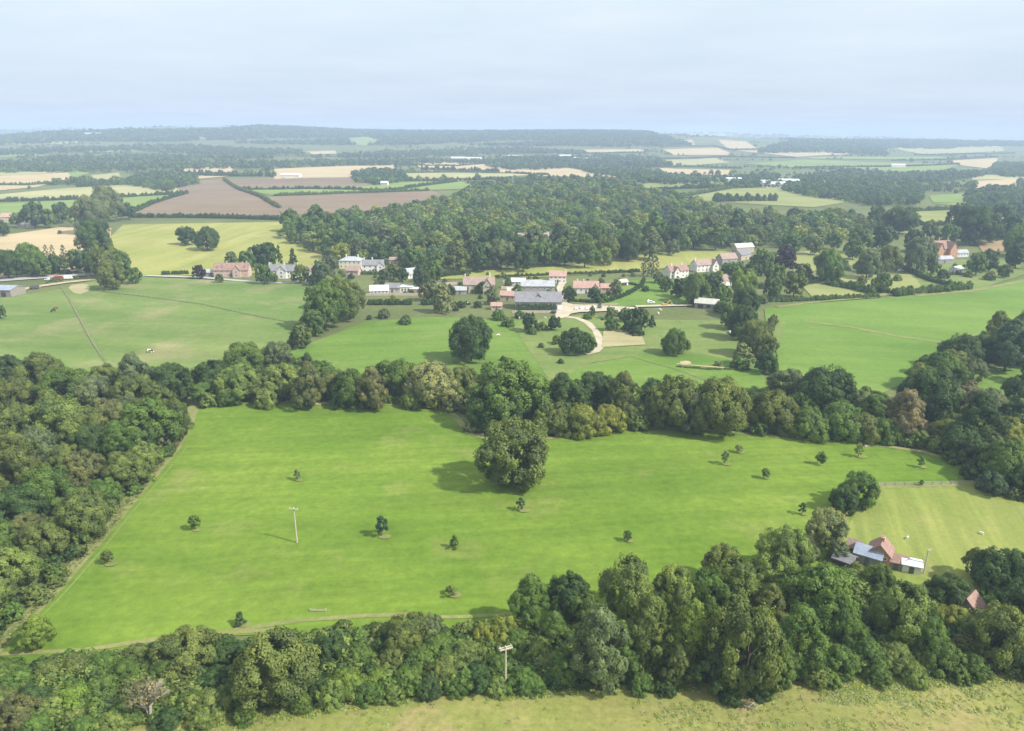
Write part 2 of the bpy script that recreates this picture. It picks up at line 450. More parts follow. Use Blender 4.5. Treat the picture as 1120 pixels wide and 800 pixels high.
field([(1080,247),(1092,238),(1180,238),(1180,250)], M_OLIVE, 'olive field at the right beyond the trees')
field([(930,258),(945,251),(1000,249),(1010,256),(970,260)], M_OLIVE, 'pale green clearing beside the mansion trees')
field([(1066,206),(1068,198),(1112,196),(1112,206)], M_STRAW, 'straw field behind the right hand groves')
field([(1060,192),(1180,190),(1180,196),(1064,197)], M_PALE, 'pale strip at the far right')
field([(445,262),(480,253),(505,258),(470,268)], M_MEAD, 'small sunlit clearing inside the central wood')
# far land near the horizon
for i, (px, mm, lb) in enumerate([
    ([(88,163),(180,162),(175,166),(100,167)], M_FARG, 'green field far off under the haze'),
    ([(-40,168),(30,166),(50,171),(-40,174)], M_FARG, 'hazy green field at the far left'),
    ([(100,172),(150,171),(148,175),(105,176)], M_OLIVE, 'olive field before the far groves'),
    ([(10,157),(85,154.5),(85,157),(20,159)], M_PALE, 'thin pale field near the horizon'),
    ([(150,152),(200,149.5),(270,147),(275,151),(205,152)], M_PALE, 'pale field on the shoulder of the ridge'),
    ([(335,166),(367,165),(368,168.5),(340,169)], M_STRAW, 'small straw patch under the ridge'),
    ([(380,151),(400,150),(420,154),(400,160),(383,158)], M_FARG, 'green glade in the ridge wood'),
    ([(70,186),(95,181),(98,190),(80,195)], M_FARG, 'green patch between far left groves'),
    ([(755,147),(800,147),(800,149),(755,149)], M_PALE, 'pale field on the skyline'),
    ([(860,150),(935,150),(940,152),(862,152)], M_OLIVE, 'olive field on the right skyline'),
    ([(1040,150),(1110,151),(1110,153),(1042,153)], M_OLIVE, 'olive field past the far right wood'),
    ([(1060,208),(1115,207),(1120,212),(1070,213)], M_OLIVE, 'olive strip behind the right groves')]):
    field(px, mm, lb)

# margins, paths, patches
M_LINE = G('pressed_grass', (0.12, 0.185, 0.035), (0.16, 0.21, 0.055), None, big=.05, streak=0, fine=.5)
for off in (9,):
    strip([(off + 2,716),(off + 36,676),(off + 68,643),(off + 102,603),(off + 137,560),(off + 165,527),(off + 194,492)], .55, M_LINE, 'faint wheel track along the edge of the left wood', 3, 'path')
strip([(-12,716),(0,706),(30,676),(62,643),(96,603),(132,560),(160,527),(190,492),(206,462),(213,442)], 3.6, M_DRYV, 'dry pale margin along the wood', 2, 'verge', 'verge')
strip([(0,716),(90,712),(150,703),(220,694),(300,690)], 1.2, M_DRYV, 'dry margin above the overgrown hedge', 2, 'verge', 'verge')
strip([(255,690),(330,679),(400,674),(445,673)], 1.3, M_DRYV, 'worn brownish strip along the foot of the mown field', 2, 'verge', 'verge')
strip([(470,676),(520,675),(560,672)], 1.1, M_DRYV, 'pale worn strip beside the tall hedge', 2, 'verge', 'verge')
strip([(300,439),(360,440.5),(440,442.5),(490,448),(503,462),(514,475),(545,484),(600,480),(650,472),(700,467.5),(760,470),(840,477),(900,482),(965,488),(1010,495),(1042,504),(1064,515),(1077,529)], 2.2, M_DRYV, 'pale rough edge under the tree belt', 2, 'verge', 'verge')
field([(338,440),(352,440),(360,442),(350,443.5),(336,442.5)], M_EARTH, 'small bare sandy patch at the field top', 3, 'bare_patch', 0, 'bare ground')
strip([(955,533),(1000,532),(1072,530.5)], 2.5, M_DRYV, 'rough grass under the rail fence', 3, 'verge', 'verge')
strip([(880,600),(897,582),(925,560)], 4, M_DRYV, 'sandy gap beside the round trees', 3, 'verge', 'verge')
strip([(617,347),(632,349),(643,354),(651,362),(656,372),(657,380),(652,385),(640,388)], 3.6, M_GRAVEL, 'curved cream gravel drive through the meadow', 4, 'path', 'drive')
field([(612,326),(617,326),(622,334),(642,334.5),(672,336),(698,337),(698,339),(660,341.5),(626,342.5),(619,349),(604,349),(610,341)], M_GRAVEL, 'cream gravel yard beside the slate-roofed hall', 5, 'yard', 1, 'yard')
strip([(616,326),(612,316),(616,309)], 4.5, M_GRAVEL, 'pale lane between hall and cottages', 5, 'road', 'lane')
strip([(695,336),(730,335),(757,334.5)], 3.8, M_GRAVEL, 'straight cream track to the open stable', 5, 'path', 'track')
field([(660,363),(699,361.5),(706,378),(658,381)], M_SAND, 'sandy rectangle beside the drive', 5, 'bare_patch', 0, 'sandy turf')
strip([(740,399),(772,402),(800,404),(818,404)], 1.2, M_EARTH, 'pale edge of the willow pond', 5, 'bare_patch', 'bank')
field([(742,397),(752,395.5),(758,399),(746,400)], M_EARTH, 'pale gravel patch beside the willow', 6, 'bare_patch', 1, 'gravel')
strip([(-60,313),(0,307),(60,303),(105,300),(130,299)], 9, M_CONC, 'grey concrete farmyard strip', 3, 'yard', 'yard')
strip([(0,322),(40,314),(75,309),(105,306)], 6, M_EARTH, 'dusty track below the farmyard', 3, 'path', 'track')
field([(72,313),(95,310),(100,318),(84,324)], M_SAND, 'trampled bare corner by the farmyard', 2, 'bare_patch', 1, 'bare ground')
strip([(160,302),(220,304),(280,309),(345,311)], 4, M_CONC, 'grey lane passing in front of the cottages', 3, 'road', 'lane')
strip([(880,352),(930,358),(980,368),(1030,375)], 3, M_DRYV, 'faint pale path across the bright pasture', 2, 'path')
strip([(1000,324),(1060,319),(1130,306)], 4, M_DRYV, 'pale margin along the top of the bright pasture', 2, 'verge', 'verge')
strip([(960,325),(900,330),(850,336)], 3, M_DRYV, 'rough edge below the dark hedge', 2, 'verge', 'verge')
strip([(645,398),(690,391),(740,405),(780,420)], 0.7, M_DRYV, 'thin worn footpath down the meadow', 5, 'path')
strip([(68,315),(80,335),(95,365),(108,385),(118,402)], 1.0, G('ditch_grass', (0.11,0.135,0.05), (0.15,0.15,0.075), None, big=.1, streak=0), 'dark fence line down the grazed pasture', 3, 'verge', 'ditch')
strip([(110,319),(160,325),(220,333),(270,344),(312,352)], 1.0, D.materials['ditch_grass'], 'dark fence line across the grazed pasture', 3, 'verge', 'ditch')
# ------------------------------------------------------------------ foliage meshes
def quads(cen, nor, size, tilt, r):
    n = len(cen)
    d = nor + r.normal(0, tilt, (n, 3)); d /= np.linalg.norm(d, axis=1)[:, None] + 1e-9
    a = np.cross(d, r.normal(0, 1, (n, 3))); a /= np.linalg.norm(a, axis=1)[:, None] + 1e-9
    b = np.cross(d, a)
    s1 = (size * r.uniform(0.7, 1.25, n))[:, None]; s2 = (size * r.uniform(0.45, 0.85, n))[:, None]
    v = np.stack([cen - a * s1, cen - b * s2, cen + a * s1, cen + b * s2], 1)
    return v.reshape(-1, 3)

def rand_dirs(n, r):
    d = r.normal(0, 1, (n, 3)); return d / np.linalg.norm(d, axis=1)[:, None]

ASPECT = dict(round=0.86, tall=1.35, spread=0.66, bush=0.72, cone=1.5, willow=1.05, poplar=2.6)
def radius_at(shape, t):
    if shape == 'bush': return np.sqrt(np.clip(1 - (t * 0.97) ** 2.4, 0, 1)) * (0.86 + 0.14 * np.minimum(1, t * 5))
    if shape == 'cone': return np.clip(1.02 - t, 0, 1) ** 0.85 * (0.75 + 0.25 * np.minimum(1, t * 6))
    if shape == 'tall': return np.sin(np.pi * np.clip(t * 0.93 + 0.07, 0, 1) ** 0.78) ** 0.62
    if shape == 'poplar': return np.sin(np.pi * np.clip(t * 0.95 + 0.05, 0, 1) ** 0.7) ** 0.6
    if shape == 'spread': return np.sin(np.pi * np.clip(t * 0.92 + 0.08, 0, 1) ** 0.8) ** 0.5
    if shape == 'willow': return np.sqrt(np.clip(1 - t ** 2.2, 0, 1)) * (0.9 + .1 * np.minimum(1, t * 4))
    return np.where(t > .4, np.sqrt(np.clip(1 - (np.maximum(t - .4, 0) / .68) ** 2.3, 0, 1)), .56 + .44 * np.sin(np.pi * .5 * t / .4))

def crown_arrays(shape, seed, lobes, clumps, leaves, leaf, lobe_r=(0.13, 0.21), clump_r=0.075):
    """leaf quads of a crown: lobes over an uneven outline, clumps over every lobe, leaves over every clump. Width 1, height = aspect, base at z = 0"""
    r = np.random.default_rng(seed)
    asp = ASPECT[shape]
    V = []; var = []
    ga = 2.39996
    lop = r.uniform(0, 6.28); amt = r.uniform(0.05, 0.16)
    ph = r.uniform(0, 6.28, 3)
    for i in range(lobes):
        t = ((i + r.uniform(0.1, 0.9)) / lobes) ** (0.85 if shape in ('round', 'spread', 'tall') else 1.0)
        th = i * ga + r.uniform(-0.45, 0.45)
        lr = r.uniform(*lobe_r) * (0.72 if shape in ('cone', 'poplar') else 1)
        lump = 1 + 0.13 * math.sin(2 * th + ph[0] + 3 * t) + 0.09 * math.sin(3 * th + ph[1] - 5 * t)
        Rr = float(radius_at(shape, np.array(t))) * 0.5 * lump * (1 + amt * math.cos(th - lop))
        inner = r.uniform(0.72, 1.0) if r.random() < 0.8 else r.uniform(0.15, 0.6)
        if t > .72: inner = math.sqrt(r.uniform(0.03, 1.0))
        rad = max(0.0, Rr - lr * 0.62) * inner
        c = np.array([rad * math.cos(th), rad * math.sin(th), lr * 0.5 + t * (asp - lr * 1.35)])
        lv = r.uniform(0.2, 0.8)
        out = np.array([math.cos(th) * (0.3 + Rr), math.sin(th) * (0.3 + Rr), 0.15 + 0.9 * (t - 0.35)])
        out /= np.linalg.norm(out)
        if clumps:
            d = rand_dirs(clumps * 3, r) + out * 0.75
            d /= np.linalg.norm(d, axis=1)[:, None]
            d = d[np.argsort(-(d @ out))][:int(clumps * 2.2)]
            d = d[r.permutation(len(d))[:clumps]]
            for u in d:
                cc = c + u * lr * r.uniform(0.75, 1.08)
                cr = clump_r * r.uniform(0.7, 1.25)
                cv = np.clip(lv + r.normal(0, 0.2), 0, 1)
                w = rand_dirs(leaves, r) + u * 0.55
                w /= np.linalg.norm(w, axis=1)[:, None]
                p = cc + w * cr * r.uniform(0.55, 1.12, leaves)[:, None]
                V.append(quads(p, w * 0.75 + u * 0.6, np.full(leaves, leaf), 0.34, r))
                var.append(np.clip(cv + r.normal(0, 0.13, leaves), 0, 1))
            k = max(6, clumps)     # light-blocking leaves inside the lobe, crown shade painted in as a dark tone
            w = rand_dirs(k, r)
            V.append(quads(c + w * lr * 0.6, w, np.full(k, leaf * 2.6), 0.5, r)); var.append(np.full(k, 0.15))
        else:
            w = rand_dirs(leaves, r) + out * 0.5
            w /= np.linalg.norm(w, axis=1)[:, None]
            p = c + w * lr * r.uniform(0.8, 1.1, leaves)[:, None]
            V.append(quads(p, w, np.full(leaves, leaf), 0.2, r))
            var.append(np.clip(lv + r.normal(0, 0.15, leaves), 0, 1))
    V = np.concatenate(V); var = np.concatenate(var)
    V[:, 2] = np.maximum(V[:, 2], 0.0)
    # keep the width at 1
    ext = np.percentile(np.abs(V[:, :2]), 98.5)
    V[:, :2] *= 0.5 / ext
    z0, z1 = V[:, 2].min(), np.percentile(V[:, 2], 99.7)
    V[:, 2] = (V[:, 2] - z0) * asp / (z1 - z0)
    return V.astype(np.float32), var.astype(np.float32)

def quad_mesh(name, V, var, mat, tint=None):
    n = len(V) // 4
    me = D.meshes.new(name)
    me.vertices.add(4 * n); me.vertices.foreach_set('co', np.ascontiguousarray(V, dtype=np.float32).ravel())
    me.loops.add(4 * n); me.loops.foreach_set('vertex_index', np.arange(4 * n, dtype=np.int32))
    me.polygons.add(n); me.polygons.foreach_set('loop_start', np.arange(0, 4 * n, 4, dtype=np.int32))
    try: me.polygons.foreach_set('loop_total', np.full(n, 4, dtype=np.int32))
    except Exception: pass
    a = me.attributes.new('var', 'FLOAT', 'FACE'); a.data.foreach_set('value', np.asarray(var, dtype=np.float32))
    if tint is not None:
        a = me.attributes.new('tint', 'FLOAT_COLOR', 'FACE')
        a.data.foreach_set('color', np.concatenate([tint, np.ones((n, 1))], 1).astype(np.float32).ravel())
    me.materials.append(mat)
    me.update(calc_edges=True)
    return me

PROTO = {}
def crown_proto(shape, lod, k):
    key = (shape, lod, k)
    if key not in PROTO:
        seed = 100 + 17 * k + 1000 * lod + sum(map(ord, shape))
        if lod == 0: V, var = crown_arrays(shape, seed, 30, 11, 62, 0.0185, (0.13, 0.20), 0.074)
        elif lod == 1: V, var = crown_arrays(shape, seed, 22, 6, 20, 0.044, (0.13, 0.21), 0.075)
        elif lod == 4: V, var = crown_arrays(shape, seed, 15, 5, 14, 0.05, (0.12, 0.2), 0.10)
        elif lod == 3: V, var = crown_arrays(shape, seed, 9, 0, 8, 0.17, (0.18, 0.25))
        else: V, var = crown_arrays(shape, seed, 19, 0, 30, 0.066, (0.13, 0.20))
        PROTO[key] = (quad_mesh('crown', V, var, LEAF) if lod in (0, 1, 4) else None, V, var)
    return PROTO[key]

def trunk_mesh(seed, thick):
    """tapered trunk and limbs, height 1"""
    r = random.Random(seed); m = MB()
    lean = Vector((r.uniform(-.02, .02), r.uniform(-.02, .02), 0))
    p = [Vector((0, 0, 0)), Vector((0, 0, .12)) + lean, Vector((0, 0, .3)) + lean * 2, Vector((0, 0, .52)) + lean * 3, Vector((0, 0, .75)) + lean * 3]
    rr = [thick * 1.35, thick, thick * .85, thick * .55, thick * .15]
    for a, b, r0, r1 in zip(p, p[1:], rr, rr[1:]): m.tube(a, b, r0, r1, 7)
    for k in range(6):
        t = r.uniform(.22, .5); th = k * 1.05 + r.uniform(0, .6); ln = r.uniform(.16, .28)
        a = Vector((0, 0, t)) + lean * 2
        b = a + Vector((math.cos(th) * ln * .6, math.sin(th) * ln * .6, ln * .5))
        c = b + Vector((math.cos(th + .4) * ln * .5, math.sin(th + .4) * ln * .5, ln * .45))
        m.tube(a, b, thick * .42, thick * .26, 5); m.tube(b, c, thick * .26, thick * .08, 5)
    return m.mesh('trunk', BARK)
TRUNKS = [trunk_mesh(5 + i, 0.022) for i in range(4)]

TINT = {
    'dark green': (0.055, 0.102, 0.030), 'mid green': (0.098, 0.166, 0.036), 'bright green': (0.155, 0.235, 0.040),
    'olive green': (0.126, 0.166, 0.046), 'yellow-green': (0.20, 0.235, 0.048), 'grey-green': (0.128, 0.170, 0.080),
    'brownish green': (0.144, 0.160, 0.062), 'pale green': (0.22, 0.255, 0.11), 'purple': (0.040, 0.028, 0.038),
    'pinkish brown': (0.205, 0.195, 0.115), 'blue-green': (0.060, 0.112, 0.060), 'light green': (0.158, 0.220, 0.058)}
TREES = []      # records for the labels
SPOTS = []      # (x, y, radius) of every tree

def hue(tint, s=0.09):
    c = TINT[tint]; k = 1 + random.uniform(-s, s)
    return (c[0] * k * (1 + random.uniform(-s, s) * .6), c[1] * k, c[2] * k * (1 + random.uniform(-s, s) * .6), 1)

def stand(p, W, shape, tint, ratio=None, zone='', label=None, kind=None, group=None, lod=None, parts=True, bare=None):
    """a tree (or shrub) with its base at p, crown W metres wide"""
    low = shape == 'bush'
    H = W * (ratio or {'round': 1.12, 'tall': 1.6, 'spread': .92, 'bush': .74, 'cone': 1.7, 'willow': 1.05, 'poplar': 3.2}[shape])
    b = 0.0 if low else (0.05 if shape in ('willow', 'cone') else (bare if bare is not None else 0.10))
    kind = kind or ('shrub' if low else {'cone': 'conifer', 'willow': 'willow_tree', 'poplar': 'poplar_tree'}.get(shape, 'broadleaf_tree'))
    wp = W / mpp(p)
    if lod is None: lod = 0 if wp > 26 else 1
    k = random.randrange(4 if shape in ('round', 'tall', 'bush', 'spread') else 2)
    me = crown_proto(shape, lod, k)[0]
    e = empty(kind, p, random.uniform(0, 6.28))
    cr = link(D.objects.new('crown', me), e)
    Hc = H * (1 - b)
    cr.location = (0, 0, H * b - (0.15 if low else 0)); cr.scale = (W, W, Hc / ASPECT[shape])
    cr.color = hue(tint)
    if not low:
        tr = link(D.objects.new('trunk', TRUNKS[k % 4]), e)
        tr.scale = (H * .9, H * .9, H); tr.location = (0, 0, -0.2)
    else:
        st = link(D.objects.new('stem', TRUNKS[k % 4]), e)
        st.scale = (H * .5, H * .5, H * .8); st.location = (0, 0, -0.1)
    SPOTS.append((p.x, p.y, W / 2))
    TREES.append(dict(o=e, W=W, H=H, shape=shape, tint=tint, zone=zone, label=label, kind=kind, group=group, p=p))
    if label: tag(e, label, {'shrub': 'shrub', 'sapling': 'sapling'}.get(kind, 'tree'), group)
    return e

def tree(cx, cy, w, tint='mid green', shape='round', ratio=None, zone='', label=None, **k):
    """crown centre and crown width read off the photograph; the tree stands where that puts its base"""
    if not ratio and shape == 'round': ratio = {'the middle tree belt': .84, 'the right tree belt': .84, 'the left wood': .86, 'the front tree belt': 1.0}.get(zone)
    rt = ratio or {'round': 1.12, 'tall': 1.6, 'spread': .92, 'bush': .74, 'cone': 1.7, 'willow': 1.05, 'poplar': 3.2}[shape]
    z = 6.0
    for _ in range(4):
        p = at(cx, cy, z); W = w * mpp(p + Vector((0, 0, z))); z = W * rt * (0.45 if shape == 'bush' else 0.54)
    p.z = height(p.x, p.y)
    return stand(p, W, shape, tint, rt, zone, label, **k)

def fill(poly, zone, tints, shapes, wr, n, gap=0.36, z=7.0, px=None, **k):
    """trees between those already standing, inside an outline of the canopy"""
    pts = [at(x, y, z) for x, y in poly]
    pl = [(p.x, p.y) for p in pts]
    x0 = min(p[0] for p in pl); x1 = max(p[0] for p in pl); y0 = min(p[1] for p in pl); y1 = max(p[1] for p in pl)
    done = 0
    for _ in range(n * 60):
        if done >= n: break
        x = random.uniform(x0, x1); y = random.uniform(y0, y1)
        if not inside(x, y, pl): continue
        W = random.uniform(*wr)
        if any((x - a) ** 2 + (y - b) ** 2 < ((W / 2 + r) * (gap * 2)) ** 2 for a, b, r in SPOTS): continue
        stand(ground(x, y), W, random.choice(shapes), random.choice(tints), zone=zone, **k)
        done += 1
    return done

# ---- loose masses
def merge_forest(name, label, spots, tints, cat='woodland', shapes=('round', 'round', 'tall', 'spread')):
    """a far wood that reads as one mass: low crowns, one mesh"""
    Vs, vs, ts = [], [], []
    r = np.random.default_rng(len(spots) + 5)
    for x, y, W, H in spots:
        sh = shapes[r.integers(len(shapes))]
        _, V, var = crown_proto(sh, 2 if y < 1250 else 3, int(r.integers(3)))
        th = r.uniform(0, 6.28); c, s = math.cos(th), math.sin(th)
        keep = None
        U = np.empty_like(V)
        U[:, 0] = (V[:, 0] * c - V[:, 1] * s) * W + x
        U[:, 1] = (V[:, 0] * s + V[:, 1] * c) * W + y
        U[:, 2] = V[:, 2] * (H * .92 / ASPECT[sh]) + H * .06 + height(x, y)
        t = np.array(tints[r.integers(len(tints))]) * r.uniform(0.82, 1.2)
        Vs.append(U); vs.append(var); ts.append(np.tile(t, (len(var), 1)))
    me = quad_mesh(name, np.concatenate(Vs), np.concatenate(vs), LEAF_T, np.concatenate(ts))
    print('MASS', name, len(spots), len(me.polygons))
    o = link(D.objects.new(name, me))
    return tag(o, label, cat, kind='stuff')

def poly_spots(pl, wr, dens, hr=(0.95, 1.35), avoid=None):
    x0 = min(p[0] for p in pl); x1 = max(p[0] for p in pl); y0 = min(p[1] for p in pl); y1 = max(p[1] for p in pl)
    cell = {}
    out = []
    n = int((x1 - x0) * (y1 - y0) * dens)
    for _ in range(n):
        x = random.uniform(x0, x1); y = random.uniform(y0, y1)
        if not inside(x, y, pl): continue
        W = random.uniform(*wr); g = wr[1]
        i, j = int(x // g), int(y // g)
        if any((x - a) ** 2 + (y - b) ** 2 < ((W + w) * .34) ** 2 for di in (-1, 0, 1) for dj in (-1, 0, 1) for a, b, w in cell.get((i + di, j + dj), ())): continue
        if avoid and avoid(x, y, W): continue
        cell.setdefault((i, j), []).append((x, y, W))
        out.append((x, y, W, W * random.uniform(*hr)))
    return out

def px_poly(px, z=0.0): return [at(x, y, z)[:2] for x, y in px]

def hedge(px, width, h, tint, label, name='hedge', lod=1, group=None, z=0.0, gapp=0.0, world=None, cat='hedge', rough=0.3):
    """a hedge along a line: overlapping leafy clumps of its own width and height, one mesh"""
    pts = world or [at(x, y, z) for x, y in px]
    if 'clipped' in label: rough = .06
    r = np.random.default_rng(int(abs(pts[0][0]) * 13 + abs(pts[0][1])) % 9999)
    d0 = depth(pts[0])
    Vs, vs = [], []
    for a, b in zip(pts, pts[1:]):
        L = (b - a).length
        step = width * 0.5
        n = max(1, int(L / step))
        for i in range(n):
            if r.random() < gapp: continue
            p = a.lerp(b, (i + r.uniform(0, 1)) / n)
            W = width * r.uniform(0.8, 1.25); H = h * r.uniform(1 - rough, 1 + rough)
            sh = 'bush'
            _, V, var = crown_proto(sh, lod, int(r.integers(3)))
            if lod == 1:
                keepn = max(40, int(len(var) * 0.45)); idx = r.permutation(len(var))[:keepn]
                q = V.reshape(-1, 4, 3)[idx]; c0 = q.mean(1, keepdims=True); V = (c0 + (q - c0) * 1.35).reshape(-1, 3); var = var[idx]
            th = r.uniform(0, 6.28); c, s = math.cos(th), math.sin(th)
            U = np.empty_like(V)
            ox, oy = r.normal(0, width * .08, 2)
            U[:, 0] = (V[:, 0] * c - V[:, 1] * s) * W + p.x + ox
            U[:, 1] = (V[:, 0] * s + V[:, 1] * c) * W + p.y + oy
            U[:, 2] = V[:, 2] * (H / ASPECT[sh]) + height(p.x, p.y) - .1
            Vs.append(U); vs.append(np.clip(var + r.normal(0, .1), 0, 1))
    me = quad_mesh(name, np.concatenate(Vs), np.concatenate(vs), LEAF)
    o = link(D.objects.new(name, me)); o.color = hue(tint)
    return tag(o, label, cat, group)
# ------------------------------------------------------------------ trees
DG, MG, BG, OG, YG, GG, BR, PG, PU, PK, BL, LG = ('dark green', 'mid green', 'bright green', 'olive green', 'yellow-green', 'grey-green',
    'brownish green', 'pale green', 'purple', 'pinkish brown', 'blue-green', 'light green')

# --- the lone trees of the mown field
tree(560, 494, 83, OG, 'round', .9, label='huge solitary oak tree in the middle of the mown field', kind='oak_tree', bare=0.06)
for a in [(538,516,16,MG), (550,523,18,OG), (572,524,18,OG), (586,518,14,PK), (562,527,12,PK)]:
    tree(*a, 'bush', .8, zone='the brush under the field oak')
tree(924, 545, 32, DG, 'round', .95, label='front one of two dark round trees touching beside the yellowish paddock', bare=.03)
tree(941, 534, 42, MG, 'round', .9, label='rear one of two dark round trees touching at the rail fence end', bare=.03)
for a in [
    (212, 572, 12, MG, 'round', 1.5, 'dark young tree with a clear stem, left of the field pole'),
    (325, 519, 9, PG, 'tall', 1.6, 'thin pale half-bare sapling above the field pole'),
    (417, 575, 17, BL, 'tall', 1.55, 'blue-green pointed sapling, biggest of those left of the oak'),
    (497, 592, 12, MG, 'cone', 1.4, 'small dark conical sapling on a white ring below the oak'),
    (570, 551, 11, BL, 'tall', 1.5, 'young blue-green sapling right below the big oak'),
    (686, 586, 9, MG, 'round', 1.5, 'thin little sapling with sparse crown right of the oak'),
    (878, 556, 10, DG, 'tall', 1.5, 'dark upright sapling close to the two round trees'),
    (837, 518, 9, MG, 'round', 1.4, 'small green sapling on a sandy ring, between oak and paddock'),
    (898, 501, 12, MG, 'round', 1.3, 'green bushy sapling under the tree belt, just left of a paler one'),
    (940, 492, 11, LG, 'tall', 1.5, 'pale green upright sapling next to a white patch'),
    (808, 491, 8, PG, 'round', 1.2, 'faint low sapling on a wide bare ring near the belt'),
    (793, 500, 9, GG, 'tall', 1.9, 'nearly bare grey sapling beside a faint low one'),
    (1008, 505, 9, MG, 'tall', 1.5, 'slim pale sapling above the rail fence'),
    (1008, 528, 5, DG, 'tall', 1.6, 'tiny dark sapling at the rail fence'),
    (117, 610, 12, OG, 'round', 1.35, 'dark olive sapling with brown earth patch near the wood edge'),
    (262, 676, 13, DG, 'cone', 1.3, 'small dark conical sapling at the bottom margin of the field'),
    (493, 646, 14, LG, 'spread', .8, 'sparse leaning pale sapling above the tall hedge')]:
    tree(*a[:6], label=a[6], kind='sapling', group='saplings planted in the mown field', bare=.22, lod=4)
tree(40, 690, 36, BG, 'tall', 1.15, label='bright green solitary young tree at the bottom corner of the mown field')

# --- the wood along the left edge
Z = 'the left wood'
for a in [
    (64,462,64,LG,'round'), (102,484,46,DG,'round'), (160,462,64,MG,'round'), (136,514,46,OG,'round'), (37,492,54,GG,'spread'), (51,534,58,MG,'round'),
    (86,514,46,BR,'round'), (90,562,58,OG,'round'), (20,556,60,DG,'round'), (194,458,32,OG,'tall'), (155,500,36,LG,'round'), (12,460,50,OG,'round'),
    (20,430,44,OG,'round'), (68,424,52,MG,'round'), (45,405,46,OG,'spread'), (102,428,42,GG,'round'), (146,428,44,OG,'round'), (120,452,40,BR,'round'),
    (6,622,56,LG,'round'), (48,590,46,OG,'round'), (-6,590,50,MG,'round'), (4,520,46,BR,'round'), (180,478,26,GG,'round'),
    (100,462,38,OG,'round'), (128,484,34,MG,'tall'), (-8,490,46,LG,'round'), (170,432,36,OG,'round'), (30,580,44,BR,'round'),
    (112,538,36,MG,'round'), (-12,545,50,OG,'round'), (20,512,44,GG,'round'), (92,584,24,LG,'round'), (-8,650,34,LG,'round'), (-36,640,56,MG,'round'), (68,500,38,OG,'round')]:
    tree(*a, zone=Z)
fill([(-70,420),(150,425),(190,448),(172,478),(130,528),(85,575),(30,632),(-30,690),(-70,690)], Z, [OG, MG, OG, LG, BR, GG, MG], ['round', 'round', 'tall', 'spread'], (8, 13), 20, gap=.33)
for a in [(60,626,26,MG), (84,602,20,OG), (120,552,18,GG), (148,522,16,OG), (168,502,16,LG), (36,648,24,OG), (12,668,26,MG), (-10,688,26,DG), (102,576,16,DG)]:
    tree(*a, 'bush', zone='the left wood margin')

# --- the middle tree belt
Z = 'the middle tree belt'
for a in [
    (8,402,34,DG,'round'), (187,418,44,DG,'round',1.0), (232,410,40,DG,'round'), (266,392,44,MG,'round'), (302,386,32,GG,'round'), (262,418,48,LG,'round'), (309,416,46,LG,'round'),
    (338,420,34,BR,'tall'), (364,420,38,OG,'round'), (222,430,28,MG,'round'), (284,424,34,OG,'round'), (350,408,34,MG,'round'), (382,424,46,MG,'round'), (406,424,32,BR,'tall'),
    (436,412,50,MG,'round'), (473,418,56,PG,'round'), (506,416,38,OG,'round'), (556,428,84,MG,'round',.86), (534,450,44,DG,'round'), (615,434,46,DG,'tall',1.3), (650,428,52,DG,'round'),
    (682,432,36,OG,'tall'), (716,430,36,DG,'round'), (735,438,58,OG,'round',1.0), (788,443,62,OG,'round',1.05), (845,448,52,OG,'round'), (864,420,42,GG,'round'), (905,425,62,DG,'round'),
    (962,446,38,MG,'round'), (992,452,46,PK,'tall',1.25), (1018,432,62,DG,'round',1.0), (600,455,40,OG,'round'), (146,410,34,GG,'tall'), (114,414,38,OG,'round'), (760,452,30,GG,'tall'), (880,440,34,MG,'round'),
    (336,396,15,DG,'tall'), (525,440,26,MG,'round'), (590,440,38,DG,'round'), (940,440,32,GG,'round'), (575,452,30,DG,'round'), (818,440,36,DG,'round')]:
    tree(*a[:5], *(a[5:6] or [None]), zone=Z)
Z = 'the middle belt fringe'
for a in [(516,466,18,PG), (636,461,46,YG), (612,464,36,OG), (664,458,40,YG), (690,456,34,OG), (590,466,30,LG), (816,456,22,PG), (886,464,44,MG), (920,460,52,MG), (944,468,40,OG), (968,472,36,MG), (858,464,32,OG), (760,464,26,MG),
    (700,462,26,LG), (495,440,26,PG), (250,434,28,MG), (290,436,28,LG), (330,436,26,OG), (372,438,24,MG), (410,438,26,OG), (450,436,28,LG), (476,438,24,YG), (1000,478,26,MG), (830,468,22,MG), (1038,494,9,YG), (500,428,26,LG), (228,438,22,LG), (630,452,30,OG), (580,470,24,OG)]:
    tree(*a, 'bush', zone=Z)
hedge([(222,437),(300,437),(400,439.5),(490,444)], 3.5, 2.6, MG, 'long low hedge at the top of the mown field under the belt')
hedge([(690,464),(760,466),(850,473),(950,483),(1010,489)], 3.6, 2.8, MG, 'low scrubby hedge at the right top edge of the mown field')

# --- right-hand belt
Z = 'the right tree belt'
for a in [
    (1030,404,46,MG,'round'), (1055,384,46,DG,'round'), (1078,382,40,DG,'round'), (1106,376,46,BL,'tall',1.3), (1128,380,44,DG,'round'), (1042,396,34,OG,'round'), (1052,436,34,PK,'round'), (1082,440,40,GG,'round'), (1116,424,34,DG,'round'),
    (1072,460,44,DG,'tall'), (1050,480,46,DG,'round'), (1034,472,32,YG,'round'), (1100,470,36,YG,'round'), (1118,452,36,DG,'round'), (1098,506,56,MG,'round'), (1064,496,38,DG,'round'), (1124,526,40,DG,'round'), (1086,528,30,BL,'round'),
    (1008,412,34,OG,'round'), (1066,404,28,GG,'round'), (1090,362,30,OG,'tall'), (1120,360,30,GG,'tall'), (1135,515,50,MG,'round'), (1014,398,26,MG,'round'), (1080,484,34,GG,'round'), (1140,405,40,DG,'round')]:
    tree(*a[:5], *(a[5:6] or [None]), zone=Z)
